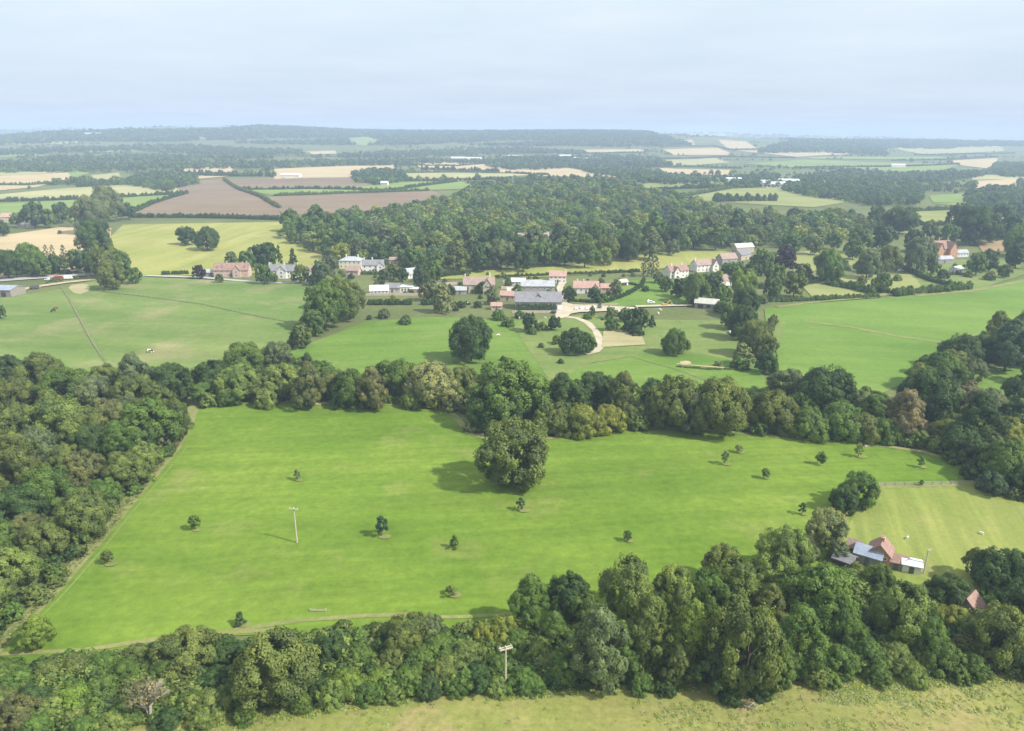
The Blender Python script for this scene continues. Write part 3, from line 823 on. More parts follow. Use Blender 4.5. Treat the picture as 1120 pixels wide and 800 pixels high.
for a in [(1024,486,24,LG), (1044,500,22,MG), (1060,514,24,DG), (1078,530,22,MG), (1062,424,22,PK), (1020,456,24,OG), (1092,448,22,LG)]:
    tree(*a, 'bush', zone='the right belt fringe')

# --- front tree belt, right half
Z = 'the front tree belt'
for a in [
    (580,656,44,MG,'tall',1.55), (622,650,50,DG,'round',1.05), (654,706,62,GG,'tall',1.7), (690,642,62,LG,'round',1.2), (712,690,54,OG,'tall',1.75), (737,646,48,LG,'round',1.3), (757,694,54,BG,'tall',1.75),
    (815,706,84,OG,'round',1.35), (806,640,58,OG,'round',1.2), (846,630,50,LG,'round',1.1), (876,698,58,MG,'tall',1.5), (900,652,70,MG,'round',1.1), (988,668,62,LG,'round',1.1), (922,682,44,MG,'round',1.2),
    (1040,646,44,DG,'round',.8), (1086,622,48,DG,'round'), (1114,626,50,DG,'round'), (1094,694,60,OG,'round',1.2), (1122,716,46,DG,'round'), (962,632,32,MG,'round'), (1012,690,48,MG,'round'),
    (860,602,56,LG,'round'), (792,618,46,OG,'round'), (905,577,46,PG,'round',.95), (918,604,24,GG,'round',.95), (1118,660,50,DG,'round'), (640,666,40,MG,'round'), (680,712,42,MG,'tall',1.5), (776,650,50,MG,'round',1.2), 
    (782,730,44,DG,'tall',1.4), (742,726,40,OG,'tall',1.3), (850,726,46,MG,'tall',1.3), (606,690,40,MG,'tall',1.3), (870,650,52,MG,'round',1.2), (720,660,40,MG,'round'), (842,664,48,OG,'tall',1.3), (1066,614,28,OG,'tall',1.3)]:
    tree(*a[:5], *(a[5:6] or [None]), zone=Z)
Z = 'the front belt fringe'
for a in [(950,716,44,MG), (980,718,40,LG), (1030,718,46,MG), (1010,700,40,LG), (1066,728,34,MG), (1047,703,20,PK), (1046,676,36,YG), (918,722,44,MG), (890,734,36,LG), (1024,672,34,YG), (1000,738,30,LG), (940,696,36,MG), (700,746,30,MG), (668,744,26,OG), (832,752,30,DG),
    (1060,690,36,MG), (1050,738,26,MG), (640,732,44,DG), (612,728,44,MG), (590,714,44,LG), (552,690,44,YG), (530,694,36,YG), (566,704,40,MG), (880,600,30,GG), (800,760,28,DG), (905,740,26,MG), (960,738,28,MG), (730,752,24,DG), (1024,644,26,MG)]:
    tree(*a, 'bush', zone=Z)

# --- front, left half: the overgrown hedge
Z = 'the front hedge'
for a in [(302,730,94,OG,'round',.84), (203,712,68,OG,'round',.66), (360,710,38,DG,'round',.9), (445,692,52,OG,'round',.8), (468,688,34,GG,'round',.8), (18,780,46,BR,'round',.8), (420,706,30,DG,'round',.8), (250,714,38,DG,'round',.8)]:
    tree(*a[:5], *(a[5:6] or [None]), zone=Z)
Z = 'the front hedge'
for a in [(380,742,48,BG), (414,738,38,BG), (446,738,42,MG), (486,730,46,OG), (522,732,44,DG), (572,738,40,MG), (600,722,42,OG), (394,714,44,MG), (480,704,50,MG), (366,750,42,LG), (234,764,46,LG), (206,764,36,MG), (20,742,46,MG), (52,730,44,OG), (82,760,56,BG), (112,752,52,MG), (140,772,42,MG),
    (60,770,46,LG), (4,760,44,OG), (82,724,44,OG), (112,722,42,MG), (140,730,46,MG), (150,712,40,OG), (236,738,44,DG), (258,752,44,MG), (346,744,40,DG), (510,712,46,LG), (546,724,42,MG), (430,716,40,OG), (460,716,40,MG), (340,712,40,MG), (124,786,40,LG), (90,792,40,MG), (180,730,44,MG), (185,780,34,DG), (4,725,34,MG),
    (36,756,42,DG), (-16,742,50,MG), (-20,776,50,OG), (404,752,34,MG), (545,744,30,LG), (470,744,36,DG), (504,744,32,MG), (586,744,30,MG), (222,782,34,LG), (40,790,44,MG), (266,776,34,MG), (330,764,30,MG), (430,752,30,LG)]:
    tree(a[0], a[1] + 5, a[2] * .95, a[3], 'bush', .62, zone=Z)

# --- village and the trees around it
Z = 'the village'
for a in [
    (354,333,46,MG,'round'), (381,327,38,OG,'round'), (329,366,26,OG,'round'), (344,352,26,MG,'round'), (366,318,34,LG,'round'), (515,369,50,DG,'round',1.0),
    (813,352,34,DG,'round'), (826,369,36,OG,'round'), (816,330,30,DG,'round'), (814,308,27,BG,'round'), (838,395,24,DG,'round'), (840,378,22,OG,'round'), (800,345,26,MG,'round'),
    (697,349,25,DG,'round'), (538,322,18,GG,'round'), (628,372,32,DG,'spread'), (643,375,19,MG,'round'), (580,352,19,DG,'round'), (606,353,15,DG,'round'), (737,373,32,MG,'spread'),
    (218,297,14,PU,'round'), (282,279,22,DG,'round'), (294,278,24,DG,'round'), (270,284,20,MG,'round'), (252,283,15,OG,'round'), (328,299,19,LG,'round'), (288,299,20,MG,'round'),
    (859,282,24,PU,'round'), (834,286,26,MG,'round'), (906,290,32,MG,'round'), (966,309,20,MG,'round'), (950,288,28,GG,'round'), (972,283,28,OG,'round'), (1005,277,34,GG,'round'), (880,297,18,OG,'round'), (850,300,22,MG,'round'), (870,310,26,OG,'round'), (845,314,22,MG,'round'),
    (776,311,24,DG,'round'), (760,315,30,MG,'round'), (744,314,20,DG,'round'), (790,322,22,MG,'round'), (786,303,14,YG,'round'), (800,297,22,MG,'round'), (1022,292,14,MG,'round'), (1070,288,22,MG,'round'), (1084,284,22,DG,'round'), (1114,278,26,DG,'round'), (1100,296,14,OG,'round'),
    (462,303,24,DG,'round'), (474,296,22,MG,'round'), (440,300,14,DG,'round'), (352,297,24,GG,'round'), (362,287,16,GG,'round'), (466,318,18,BR,'round'), (430,296,16,OG,'round'),
    (728,310,16,MG,'round'), (752,309,12,LG,'round'), (720,303,12,GG,'round'), (782,306,16,DG,'round'), (808,296,18,OG,'round'), (822,298,20,DG,'round'), (600,322,10,MG,'round'), (657,309,9,OG,'round'), (494,318,10,DG,'round'), (420,300,12,GG,'round'), (472,322,12,DG,'round'), (240,304,9,OG,'round'), (300,304,9,MG,'round'), (342,306,12,DG,'round'), (528,314,12,DG,'round'), (556,309,10,OG,'round'), (566,318,14,MG,'round'), (650,321,14,DG,'round'), (674,314,17,GG,'round'), (622,321,16,DG,'round'), (684,344,14,MG,'round'), (668,342,13,LG,'round'), (668,354,14,MG,'round'), (686,356,13,DG,'round'), (648,340,8,MG,'tall')]:
    tree(*a[:5], *(a[5:6] or [None]), zone=Z)
tree(483, 325, 26, PG, 'willow', 1.25, label='pale green weeping willow on the lawn beside the long clipped hedge')
tree(812, 387, 26, PG, 'willow', 1.0, label='pale yellowish weeping willow beside the small pond')
tree(819, 340, 14, GG, 'willow', 1.2, label='little grey-green drooping tree below the tall dark village trees')
tree(430, 327, 9, YG, 'willow', 1.2, label='small yellowish drooping tree in front of the clipped hedge')
tree(320, 280, 9, DG, 'cone', 2.0, label='narrow dark conifer standing behind the white gabled house')
tree(713, 351, 9, DG, 'cone', 1.5, label='small dark conifer right of the purple-black round tree')
for i, x in enumerate((704.5, 709, 713.5, 718)):
    tree(x, 291, 6.5, [GG, BR, GG, PG][i], 'poplar', 3.3, label=['outermost poplar of the row, on the central wood side', 'brownish poplar second in the row of four', 'third poplar in the row, grey-green', 'pale end poplar of the row, nearest the white terrace'][i], group='row of thin poplars')
for a in [(444,350,15,MG), (420,343,15,GG), (404,347,7,DG), (556,353,14,MG), (583,362,12,MG), (593,357,13,OG), (550,392,8,DG), (613,395,8,DG), (568,344,12,MG), (545,345,16,MG), (642,346,10,MG), (696,362,16,DG), (810,398,20,MG), (786,398,9,PG),
    (762,326,16,MG), (790,336,18,MG), (610,372,14,MG), (592,378,8,OG), (705,342,10,MG), (498,337,8,DG), (505,333,10,DG), (522,333,10,DG), (660,326,14,MG), (706,316,9,DG), (1032,300,14,DG), (1060,300,10,OG), (1084,302,14,OG), (1010,300,12,MG)]:
    tree(*a, 'bush', zone='the village gardens')

# --- left hillside and farm
Z = 'the left hillside'
for a in [
    (204,257,22,DG,'round',.95), (226,260,27,DG,'spread',.95), (100,233,38,GG,'round',1.1), (116,221,34,GG,'round'), (103,258,38,DG,'round',1.0), (66,232,20,DG,'round'), (38,234,25,DG,'round'), (140,230,16,DG,'round'), (31,283,32,MG,'round'), (82,284,22,LG,'round'), (114,284,34,OG,'round'), (96,286,24,DG,'round'),
    (121,300,28,OG,'round'), (147,301,16,MG,'round'), (7,288,28,DG,'round'), (2,249,16,DG,'round'), (60,288,20,DG,'round'), (45,291,20,MG,'round'), (-4,340,16,DG,'round'), (130,288,26,MG,'round'), (18,240,14,MG,'round'), (52,238,18,MG,'round'), (84,236,20,MG,'round'), (128,302,16,BR,'round'), (-14,290,28,DG,'round'), (16,292,20,DG,'round')]:
    tree(*a[:5], *(a[5:6] or [None]), zone=Z)
for i, x in enumerate((50, 57, 69)):
    tree(x, 275, 6, [GG, LG, GG][i], 'poplar', 2.6, label=['narrow grey-green poplar at the wheat-coloured field, nearest the picture edge', 'light green poplar in the middle of three at the straw field', 'narrow poplar of three nearest the tall dark trees'][i], group='poplars at the straw field')
tree(65, 254, 4, MG, 'round', label='tiny lone tree in the straw-coloured field on the hillside', lod=1)

# --- right middle distance
Z = 'the mansion groves'
for a in [(1070,245,46,DG,'round',.9), (1058,257,17,MG,'round'), (1085,255,18,MG,'round'), (1037,256,22,MG,'round'), (986,240,38,DG,'round',.8), (966,259,26,DG,'round'), (941,262,26,MG,'round'), (866,265,22,MG,'round'), (913,262,18,MG,'round'), (1112,262,30,MG,'round'), (1020,250,18,OG,'round'), (1108,248,24,DG,'round'), (958,236,22,MG,'round'), (1048,236,26,DG,'round'), (1094,236,24,DG,'round'), (934,272,20,MG,'round'), (1000,262,22,DG,'round'), (892,268,18,OG,'round')]:
    tree(*a[:5], *(a[5:6] or [None]), zone=Z)
# --- dead tree of the front hedge
def dead_tree(px, py, hm):
    p = at(px, py); e = empty('dead_tree', p)
    tag(e, 'dead pale-barked tree with bare twigs poking from the front hedge', 'tree')
    r = random.Random(4); m = MB(); tw = MB()
    def limb(a, d, ln, rad, lv):
        b = a + d * ln
        (m if lv < 3 else tw).tube(a, b, rad, rad * .6, 5 if lv < 3 else 4)
        if lv < 5:
            for k in range(3 if lv < 4 else 2):
                nd = (d + Vector((r.gauss(0, .5), r.gauss(0, .5), r.gauss(.05, .35)))).normalized()
                limb(a + d * ln * r.uniform(.6, 1), nd, ln * r.uniform(.6, .8), rad * .55, lv + 1)
    limb(Vector((0, 0, 0)), Vector((.06, 0, 1)), hm * .34, .34, 0)
    limb(Vector((.1, 0, .8)), Vector((-.4, .1, .9)).normalized(), hm * .3, .22, 1)
    m.build('trunk', DEADWOOD, e); tw.build('twigs', DEADWOOD, e)
    me = crown_proto('round', 1, 1)[0].copy(); c = link(D.objects.new('sparse_leaves', me), e)
    # a thin remnant of brown leaf: every sixth leaf of a crown
    V = crown_proto('round', 1, 1)[1].reshape(-1, 4, 3)[::5].reshape(-1, 3); var = crown_proto('round', 1, 1)[2][::5]
    c.data = quad_mesh('sparse_leaves', V, var, LEAF); c.scale = (hm * .6, hm * .6, hm * .55); c.location = (0, 0, hm * .4); c.color = hue(PK)
dead_tree(166, 790, 9.5)
# ------------------------------------------------------------------ woods, hedges and far country
def near_tree(x, y, W):
    return any((x - a) ** 2 + (y - b) ** 2 < ((W / 2 + r) * .75) ** 2 for a, b, r in SPOTS)

FOREST = [(306,252),(330,238),(350,234),(430,227),(500,213),(520,204),(640,201),(740,213),(800,232),(860,234),(905,232),(960,242),(950,252),(905,262),(850,264),(770,264),(700,277),(640,282),(560,286),(480,292),(452,284),(430,280),(400,279),(350,276),(330,262)]
fp = px_poly(FOREST, 7)
clear = px_poly([(440,266),(482,256),(508,260),(470,270)], 0)
def fav(x, y, W): return inside(x, y, clear) or near_tree(x, y, W)
# the front trees of the central wood are individuals
Z = 'the central wood'
front = []
for _ in range(70):
    pass
FRONT_ROW = [(452,286,24),(478,290,22),(500,284,26),(524,282,26),(548,281,28),(572,281,27),(596,280,26),(618,279,26),(640,277,27),(664,275,28),(688,272,28),(712,269,26),(736,264,27),(760,261,24),(784,261,22),(806,262,20),(828,262,20),(412,281,20),(392,274,22),(372,268,24),(352,262,24),(334,254,24),(318,244,22),
    (510,268,26),(540,264,28),(584,265,26),(612,262,24),(650,258,28),(684,255,26),(716,252,26),(470,272,22),(438,272,22),(420,262,22),(396,256,22),(366,250,24),(346,242,22),(744,246,24),(776,248,22),(806,248,22),(838,248,20)]
for i, (x, y, w) in enumerate(FRONT_ROW):
    tree(x, y - 4, w, [MG, DG, MG, OG, DG, MG, GG][(i * 5) % 7], ['round', 'round', 'tall'][i % 3], [1.05, 1.15, 1.4][i % 3], zone=Z)
sp = poly_spots(fp, (10, 18), 0.016, hr=(.72, 1.0), avoid=fav)
merge_forest('central_woodland', 'dense mixed broadleaf wood filling the valley behind the village', sp, [TINT[k] for k in (MG, DG, MG, OG, DG, MG, GG, LG, BL, LG, YG, MG)], shapes=('round', 'tall', 'round'))

def wood(name, label, px, wr, dens, tints=(DG, DG, MG, BL), z=5):
    s = poly_spots(px_poly(px, z), wr, dens, hr=(.6, .9))
    if s: merge_forest(name, label, s, [TINT[k] for k in tints])
wood('far_grove', 'long dark grove of trees on the low rise beyond the dull field', [(855,206),(868,194),(930,185),(990,191),(1012,206),(1005,220),(960,222),(900,214)], (9, 14), .016)
wood('far_grove', 'dark grove at the right behind the bright green field', [(1056,210),(1080,204),(1180,205),(1180,240),(1100,234),(1060,230)], (9, 14), .016)
wood('far_grove', 'dark grove behind the long curving straw field', [(620,178),(660,180),(700,186),(727,190),(724,197),(700,195),(640,186)], (10, 16), .012)
wood('far_grove', 'grove between straw fields in the middle distance', [(385,188),(400,184),(440,186),(446,196),(420,199),(388,197)], (9, 14), .012)
wood('far_grove', 'grove at the far side of the ploughed field', [(130,199),(150,190),(168,188),(214,190),(216,197),(180,206),(150,202)], (9, 14), .012)
wood('far_grove', 'dark grove at the right of the pale middle fields', [(798,200),(805,192),(850,190),(855,200)], (9, 14), .012)
wood('far_woodland', 'dark band of woods across the left distance', [(-80,187),(0,178),(50,177),(110,178),(160,177),(240,176),(330,176),(430,174),(560,174),(560,176),(440,179),(300,182),(200,183),(100,186),(0,187)], (10, 16), .0045)
wood('far_woodland', 'woods along the foot of the ridge in the middle distance', [(560,172),(640,170),(720,172),(735,180),(700,183),(640,178),(600,184),(560,184),(530,180)], (11, 18), .0045)
wood('far_grove', 'flat-topped dark grove near the right edge', [(1080,186),(1090,178),(1190,177),(1190,190),(1100,192)], (10, 15), .010)
wood('far_woodland', 'tree-lined country between the right hand fields', [(700,196),(730,190),(800,193),(800,197),(735,200)], (9, 14), .008)
wood('far_woodland', 'belt of trees in front of the right hand straw fields', [(905,190),(960,190),(1080,186),(1085,190),(1020,198),(960,194)], (9, 14), .008)

# wooded ridges: on the hills themselves
def ridge(name, label, x0, x1, y0, y1, keep, wr, dens):
    s = []
    for _ in range(int((x1 - x0) * (y1 - y0) * dens)):
        x = random.uniform(x0, x1); y = random.uniform(y0, y1)
        if keep(x, y): W = random.uniform(*wr); s.append((x, y, W, W * random.uniform(.5, .8)))
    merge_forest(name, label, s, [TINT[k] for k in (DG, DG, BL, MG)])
glade = px_poly([(380,151),(400,150),(420,154),(400,160),(383,158)])
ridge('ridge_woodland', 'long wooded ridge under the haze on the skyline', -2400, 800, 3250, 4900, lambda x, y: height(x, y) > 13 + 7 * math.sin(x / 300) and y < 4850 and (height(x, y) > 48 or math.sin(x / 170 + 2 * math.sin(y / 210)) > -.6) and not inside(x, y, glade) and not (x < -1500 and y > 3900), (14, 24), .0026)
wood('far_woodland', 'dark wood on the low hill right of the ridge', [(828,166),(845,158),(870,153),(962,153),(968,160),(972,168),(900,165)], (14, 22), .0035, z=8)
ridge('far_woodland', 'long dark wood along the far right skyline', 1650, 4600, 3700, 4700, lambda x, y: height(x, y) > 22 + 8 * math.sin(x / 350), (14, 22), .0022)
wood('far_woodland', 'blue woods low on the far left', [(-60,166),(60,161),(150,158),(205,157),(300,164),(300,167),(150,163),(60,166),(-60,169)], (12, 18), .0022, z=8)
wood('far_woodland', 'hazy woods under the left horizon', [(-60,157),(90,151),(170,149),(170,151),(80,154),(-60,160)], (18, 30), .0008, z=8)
wood('far_woodland', 'blue strip of wood between far left fields', [(-40,181),(60,171),(110,170),(210,170),(300,169),(300,172),(180,174),(90,175)], (11, 17), .0030)
wood('far_woodland', 'wood at the foot of the ridge above the small straw patch', [(370,168),(470,164),(570,161),(640,165),(640,168),(560,167),(440,171),(372,172)], (11, 17), .0030)
wood('far_woodland', 'dark wood left of the small straw patch under the ridge', [(170,166),(240,162),(330,163),(332,168),(240,168)], (11, 17), .0030)
# hedgerow trees of the far farmland: along a wandering net of field boundaries
def net():
    s = []; bad = [q for n, q in FIELDS if n in ('straw_stubble', 'ploughed_earth', 'far_pasture', 'pale_hay_grass', 'dull_pasture')]
    for k in range(46):
        y0 = 1250 + k * k * 1.9 + random.uniform(-30, 30)
        for part in range(7):
            hw = y0 * .78
            xa = random.uniform(-hw, hw * .8); L = random.uniform(120, 420); sl = random.uniform(-.25, .25)
            if random.random() < .25: sl = random.choice((-2.2, 2.2)); L *= .5
            n = int(L / 9)
            for i in range(n):
                if random.random() < .25: continue
                x = xa + i * 9 + random.gauss(0, 1.5); y = y0 + sl * i * 9 + 14 * math.sin(x / 60)
                if y > 1150 and not any(inside(x, y, q) for q in bad): W = random.choice((5, 6, 7, 9, 12)) * random.uniform(.8, 1.2); s.append((x, y, W, W * random.uniform(.6, 1)))
    merge_forest('far_woodland', 'hedgerow trees strung over the far farmland', s, [TINT[k] for k in (DG, MG, DG, OG)])
net()
ridge('far_woodland', 'scattered far woods just under the horizon', -7000, 6500, 5300, 9000, lambda x, y: math.sin(x / 410 + math.sin(y / 300)) * math.sin(y / 260 + x / 900) > .28, (18, 34), .00011)

# --- hedges and hedgerows, each a thing
for a in [
    ([(145,238),(200,238),(260,239),(312,241)], 4.5, 4.5, DG, 'thick dark hedge under the ploughed field on the hillside'),
    ([(176,301),(207,300)], 3, 3.0, DG, 'short clipped hedge beside the purple tree'),
    ([(402,333),(440,333),(452,333)], 3.2, 3.2, DG, 'long clipped dark hedge in front of the low white buildings', ),
    ([(461,333),(474,333)], 3.2, 3.2, DG, 'short clipped hedge section left of the weeping willow'),
    ([(395,300),(430,300),(456,300)], 2.6, 2.4, MG, 'clipped garden hedge above the low white buildings'),
    ([(478,303),(500,301),(514,300)], 3, 3.0, DG, 'dark hedge at the wood edge behind the stone house'),
    ([(540,304),(590,302),(640,300),(700,297)], 2.2, 2.0, DG, 'long dark hedge running behind the village cottages'),
    ([(497,333),(515,333)], 2.2, 1.8, DG, 'low dark hedge on the lawn below the stone house'),
    ([(622,329),(648,331),(662,330)], 2.2, 1.8, DG, 'hedge along the top of the gravel yard'),
    ([(664,331),(684,324),(702,314),(704,307)], 2.4, 2.4, DG, 'curving hedge around the cream garage'),
    ([(684,310),(700,314)], 2.0, 1.8, DG, 'short straight hedge beside the cream garage'),
    ([(860,301),(900,307),(940,316),(980,322)], 3.6, 3.2, DG, 'dark hedge dividing the two right hand paddocks'),
    ([(975,291),(1000,300),(1018,308),(1045,315)], 3.6, 3.4, DG, 'dark sloping hedge at the garden of the mansion'),
    ([(978,324),(1010,320),(1040,318),(1062,316)], 4.5, 4.5, MG, 'broad bushy hedge at the top of the bright pasture'),
    ([(905,312),(930,316),(955,322)], 4.5, 4.5, MG, 'bushy hedge left of the round green tree'),
    ([(850,330),(900,328),(960,325)], 3, 2.6, MG, 'low hedge at the top left of the bright pasture'),
    ([(1045,301),(1058,302)], 2.5, 2.2, DG, 'little dark hedge in front of the white garden shed'),
    ([(1060,262),(1090,261),(1120,262)], 3, 3, DG, 'hedge behind the bracken patch'),
    ([(655,336),(668,318)], 2.0, 1.6, MG, 'garden hedge between bungalow and paddock'),
    ([(746,318),(770,330),(790,338)], 4, 4, MG, 'bushy hedge behind the open stable'),
    ([(340,340),(322,372),(312,388)], 3.5, 3.0, OG, 'scrubby hedge between grazed pasture and lawn field'),
    ([(846,352),(838,372),(840,395),(848,410)], 4, 4, OG, 'scrubby hedge at the left side of the bright pasture'),
    ([(740,402),(775,405),(812,405)], 1.6, 1.0, OG, 'low reedy strip along the pond'),
    ([(20,300),(50,300),(78,299)], 3, 2.6, DG, 'dark hedge behind the concrete farmyard'),
    ([(405,262),(440,268),(470,274)], 4, 4, MG, 'hedge inside the clearing of the central wood'),
    ([(1010,650),(1050,655)], 4, 3.5, MG, 'dark hedge between farmhouse and tiled hut')]:
    hedge(*a)
FARH = [
    ([(-60,222),(60,219),(140,216),(200,212)], 'dark hedgerow below the pale hay field'),
    ([(-60,203),(30,203),(78,200),(110,203)], 'hedgerow dividing straw and hay fields on the left'),
    ([(85,205),(125,203)], 'block of dark trees left of the far grove'),
    ([(245,197),(262,208),(285,216),(306,228)], 'hedgerow crossing between the two ploughed fields'),
    ([(262,208),(340,207),(430,209),(500,199)], 'hedgerow along the green strip'),
    ([(300,214),(380,212),(470,209)], 'thin hedgerow under the green strip'),
    ([(145,233),(165,224),(205,212)], 'hedgerow on the upper edge of the brown field'),
    ([(430,190),(500,189),(560,190),(600,192)], 'hedgerow under the curving straw field'),
    ([(430,198),(500,197),(560,196)], 'hedgerow at the near side of the pale field'),
    ([(460,186),(520,188),(545,189)], 'dark hedge with trees inside the straw field'),
    ([(434,181),(500,182),(545,179)], 'hedgerow above the curving straw field'),
    ([(545,179),(620,184),(700,190)], 'hedgerow along the top of the curving straw field'),
    ([(690,210),(735,207),(800,204)], 'hedgerow in front of the dull narrow field'),
    ([(715,219),(760,213),(800,206)], 'hedgerow along the wood behind the village'),
    ([(780,221),(820,220),(850,220)], 'dark tree row on the dull green field'),
    ([(700,228),(740,227),(800,228)], 'hedgerow at the edge of the central wood'),
    ([(800,205),(860,204),(900,206)], 'hedgerow at the top of the dull green field'),
    ([(700,183),(760,183),(812,185)], 'hedgerow between the middle straw fields'),
    ([(720,174),(800,172),(870,173)], 'hedgerow below the right hand straw fields'),
    ([(805,164),(870,163),(960,166)], 'dark hedgerow under the right hand wood'),
    ([(870,184),(960,183),(1050,180)], 'hedgerow across the wide far green field'),
    ([(975,176),(1040,175),(1092,172)], 'hedgerow at the far straw field'),
    ([(1000,170),(1050,169),(1110,168)], 'hedgerow under the far right pale field'),
    ([(720,161),(780,160),(805,165)], 'hedgerow on the slope at the ridge end'),
    ([(590,168),(650,168),(706,167)], 'hedgerow along the strip under the ridge'),
    ([(990,232),(1030,230),(1060,229)], 'hedgerow in front of the bright green far field'),
    ([(960,245),(1000,246),(1060,247)], 'hedgerow below the dull right hand pasture'),
    ([(930,250),(970,248),(1005,247)], 'hedgerow above the pale clearing by the mansion'),
    ([(1055,237),(1100,236),(1140,236)], 'tree row at the right hand olive field'),
    ([(1060,213),(1090,212),(1130,212)], 'hedgerow beneath the far right straw field'),
    ([(200,192),(260,193),(300,193)], 'hedge with trees between two straw fields')]
for i, (px, lb) in enumerate(FARH):
    p0 = at(*px[0]); d = depth(p0)
    big = 'tree' in lb
    hedge(px, 5 if not big else 9, 4.5 if not big else 9, [DG, MG, DG, OG][i % 4] if not big else DG, lb, 'hedgerow', 2 if d > 900 else 1, group=None, rough=.45)

# --- undergrowth under the belts and woods, rough meadow herbage
def undergrowth(name, label, px, n, wr, tints, z=0, shapes=('bush',), lod_h=(.5, .8)):
    pl = px_poly(px, z); x0 = min(p[0] for p in pl); x1 = max(p[0] for p in pl); y0 = min(p[1] for p in pl); y1 = max(p[1] for p in pl)
    s = []
    while len(s) < n:
        x = random.uniform(x0, x1); y = random.uniform(y0, y1)
        if inside(x, y, pl): W = random.uniform(*wr); s.append((x, y, W, W * random.uniform(*lod_h)))
    merge_forest(name, label, s, [TINT[k] for k in tints], 'undergrowth', shapes)
undergrowth('undergrowth', 'scrub and brambles under the left wood', [(-60,430),(200,440),(206,466),(180,505),(120,575),(60,645),(0,700),(-60,700)], 500, (2.5, 5), (OG, MG, DG, BR))
undergrowth('undergrowth', 'scrub beneath the tree belt behind the mown field', [(0,410),(210,408),(320,395),(420,412),(520,410),(640,425),(760,430),(860,425),(960,430),(1040,440),(1060,500),(960,484),(860,472),(760,465),(690,464),(600,476),(530,478),(500,444),(400,437),(215,435),(0,420)], 650, (2.5, 5), (OG, MG, DG, LG))
undergrowth('undergrowth', 'brambles under the belt at the right edge', [(1010,410),(1060,390),(1140,375),(1140,398),(1060,405),(1044,425),(1064,470),(1140,470),(1140,570),(1085,528),(1050,500),(1000,470)], 260, (2.5, 5), (OG, MG, DG))
undergrowth('undergrowth', 'brambles and scrub under the front tree belt', [(560,690),(640,695),(760,690),(870,640),(930,625),(990,650),(1150,650),(1200,735),(1000,738),(840,744),(700,747),(560,752)], 650, (2.5, 5), (OG, MG, DG, LG))
undergrowth('undergrowth', 'brambles and scrub in the overgrown front hedge', [(-60,745),(160,716),(380,692),(560,692),(560,752),(350,768),(180,784),(0,812),(-60,820)], 560, (2.5, 5), (OG, MG, DG, LG))

def herbage(name, label, px, n, wr, tints, flat=(.25, .6), clusters=0):
    """low tufts: little fans of blades over the meadow"""
    pl = px_poly(px); x0 = min(p[0] for p in pl); x1 = max(p[0] for p in pl); y0 = min(p[1] for p in pl); y1 = max(p[1] for p in pl)
    r = np.random.default_rng(n); Vs, vs, ts = [], [], []; k = 0
    cl = [(random.uniform(x0, x1), random.uniform(y0, y1), random.uniform(2, 7)) for _ in range(clusters)] if clusters else None
    while k < n:
        if cl: c = random.choice(cl); x, y = random.gauss(c[0], c[2]), random.gauss(c[1], c[2] * .6)
        else: x = random.uniform(x0, x1); y = random.uniform(y0, y1)
        if not inside(x, y, pl): k += .02; continue
        k += 1
        W = random.uniform(*wr); H = W * random.uniform(*flat); m = 9
        d = rand_dirs(m, r); d[:, 2] = np.abs(d[:, 2])
        cen = np.array([x, y, height(x, y) + .05]) + d * np.array([W * .5, W * .5, H])
        d = d * .3 + np.array([0, -.15, .8])
        Vs.append(quads(cen, d, np.full(m, W * .2), .25, r)); vs.append(r.uniform(.2, .9, m))
        ts.append(np.tile(np.array(TINT[random.choice(tints)]) * r.uniform(.8, 1.2), (m, 1)))
    me = quad_mesh(name, np.concatenate(Vs), np.concatenate(vs), LEAF_T, np.concatenate(ts))
    tag(link(D.objects.new(name, me)), label, 'grass', kind='stuff')
herbage('meadow_grass', 'weedy tufts and nettles in the rough meadow', [(-60,830),(180,788),(350,772),(560,757),(700,750),(840,748),(1000,742),(1200,737),(1300,860),(-120,860)], 3000, (.4, 1.0), (LG, YG, YG, PG, PG), (.1, .25), 60)
herbage('meadow_grass', 'taller green weeds along the foot of the front hedge', [(150,792),(350,768),(560,752),(700,746),(840,744),(1000,738),(1180,732),(1190,745),(1000,752),(840,758),(700,757),(560,766),(350,784),(150,806)], 1900, (.6, 1.3), (LG, LG, YG, PG), (.15, .4), 40)
herbage('meadow_grass', 'green weed patches in the right part of the rough meadow', [(880,750),(1000,745),(1180,740),(1180,790),(1060,780),(900,770)], 800, (.5, 1.2), (LG, YG, PG, PG), (.1, .25), 26)
herbage('meadow_grass', 'dry tufts along the wood margin', [(0,700),(30,670),(96,597),(160,520),(205,460),(213,464),(168,524),(106,600),(40,668),(0,712)], 900, (.5, 1.2), (OG, PG, BR), (.3, .6))
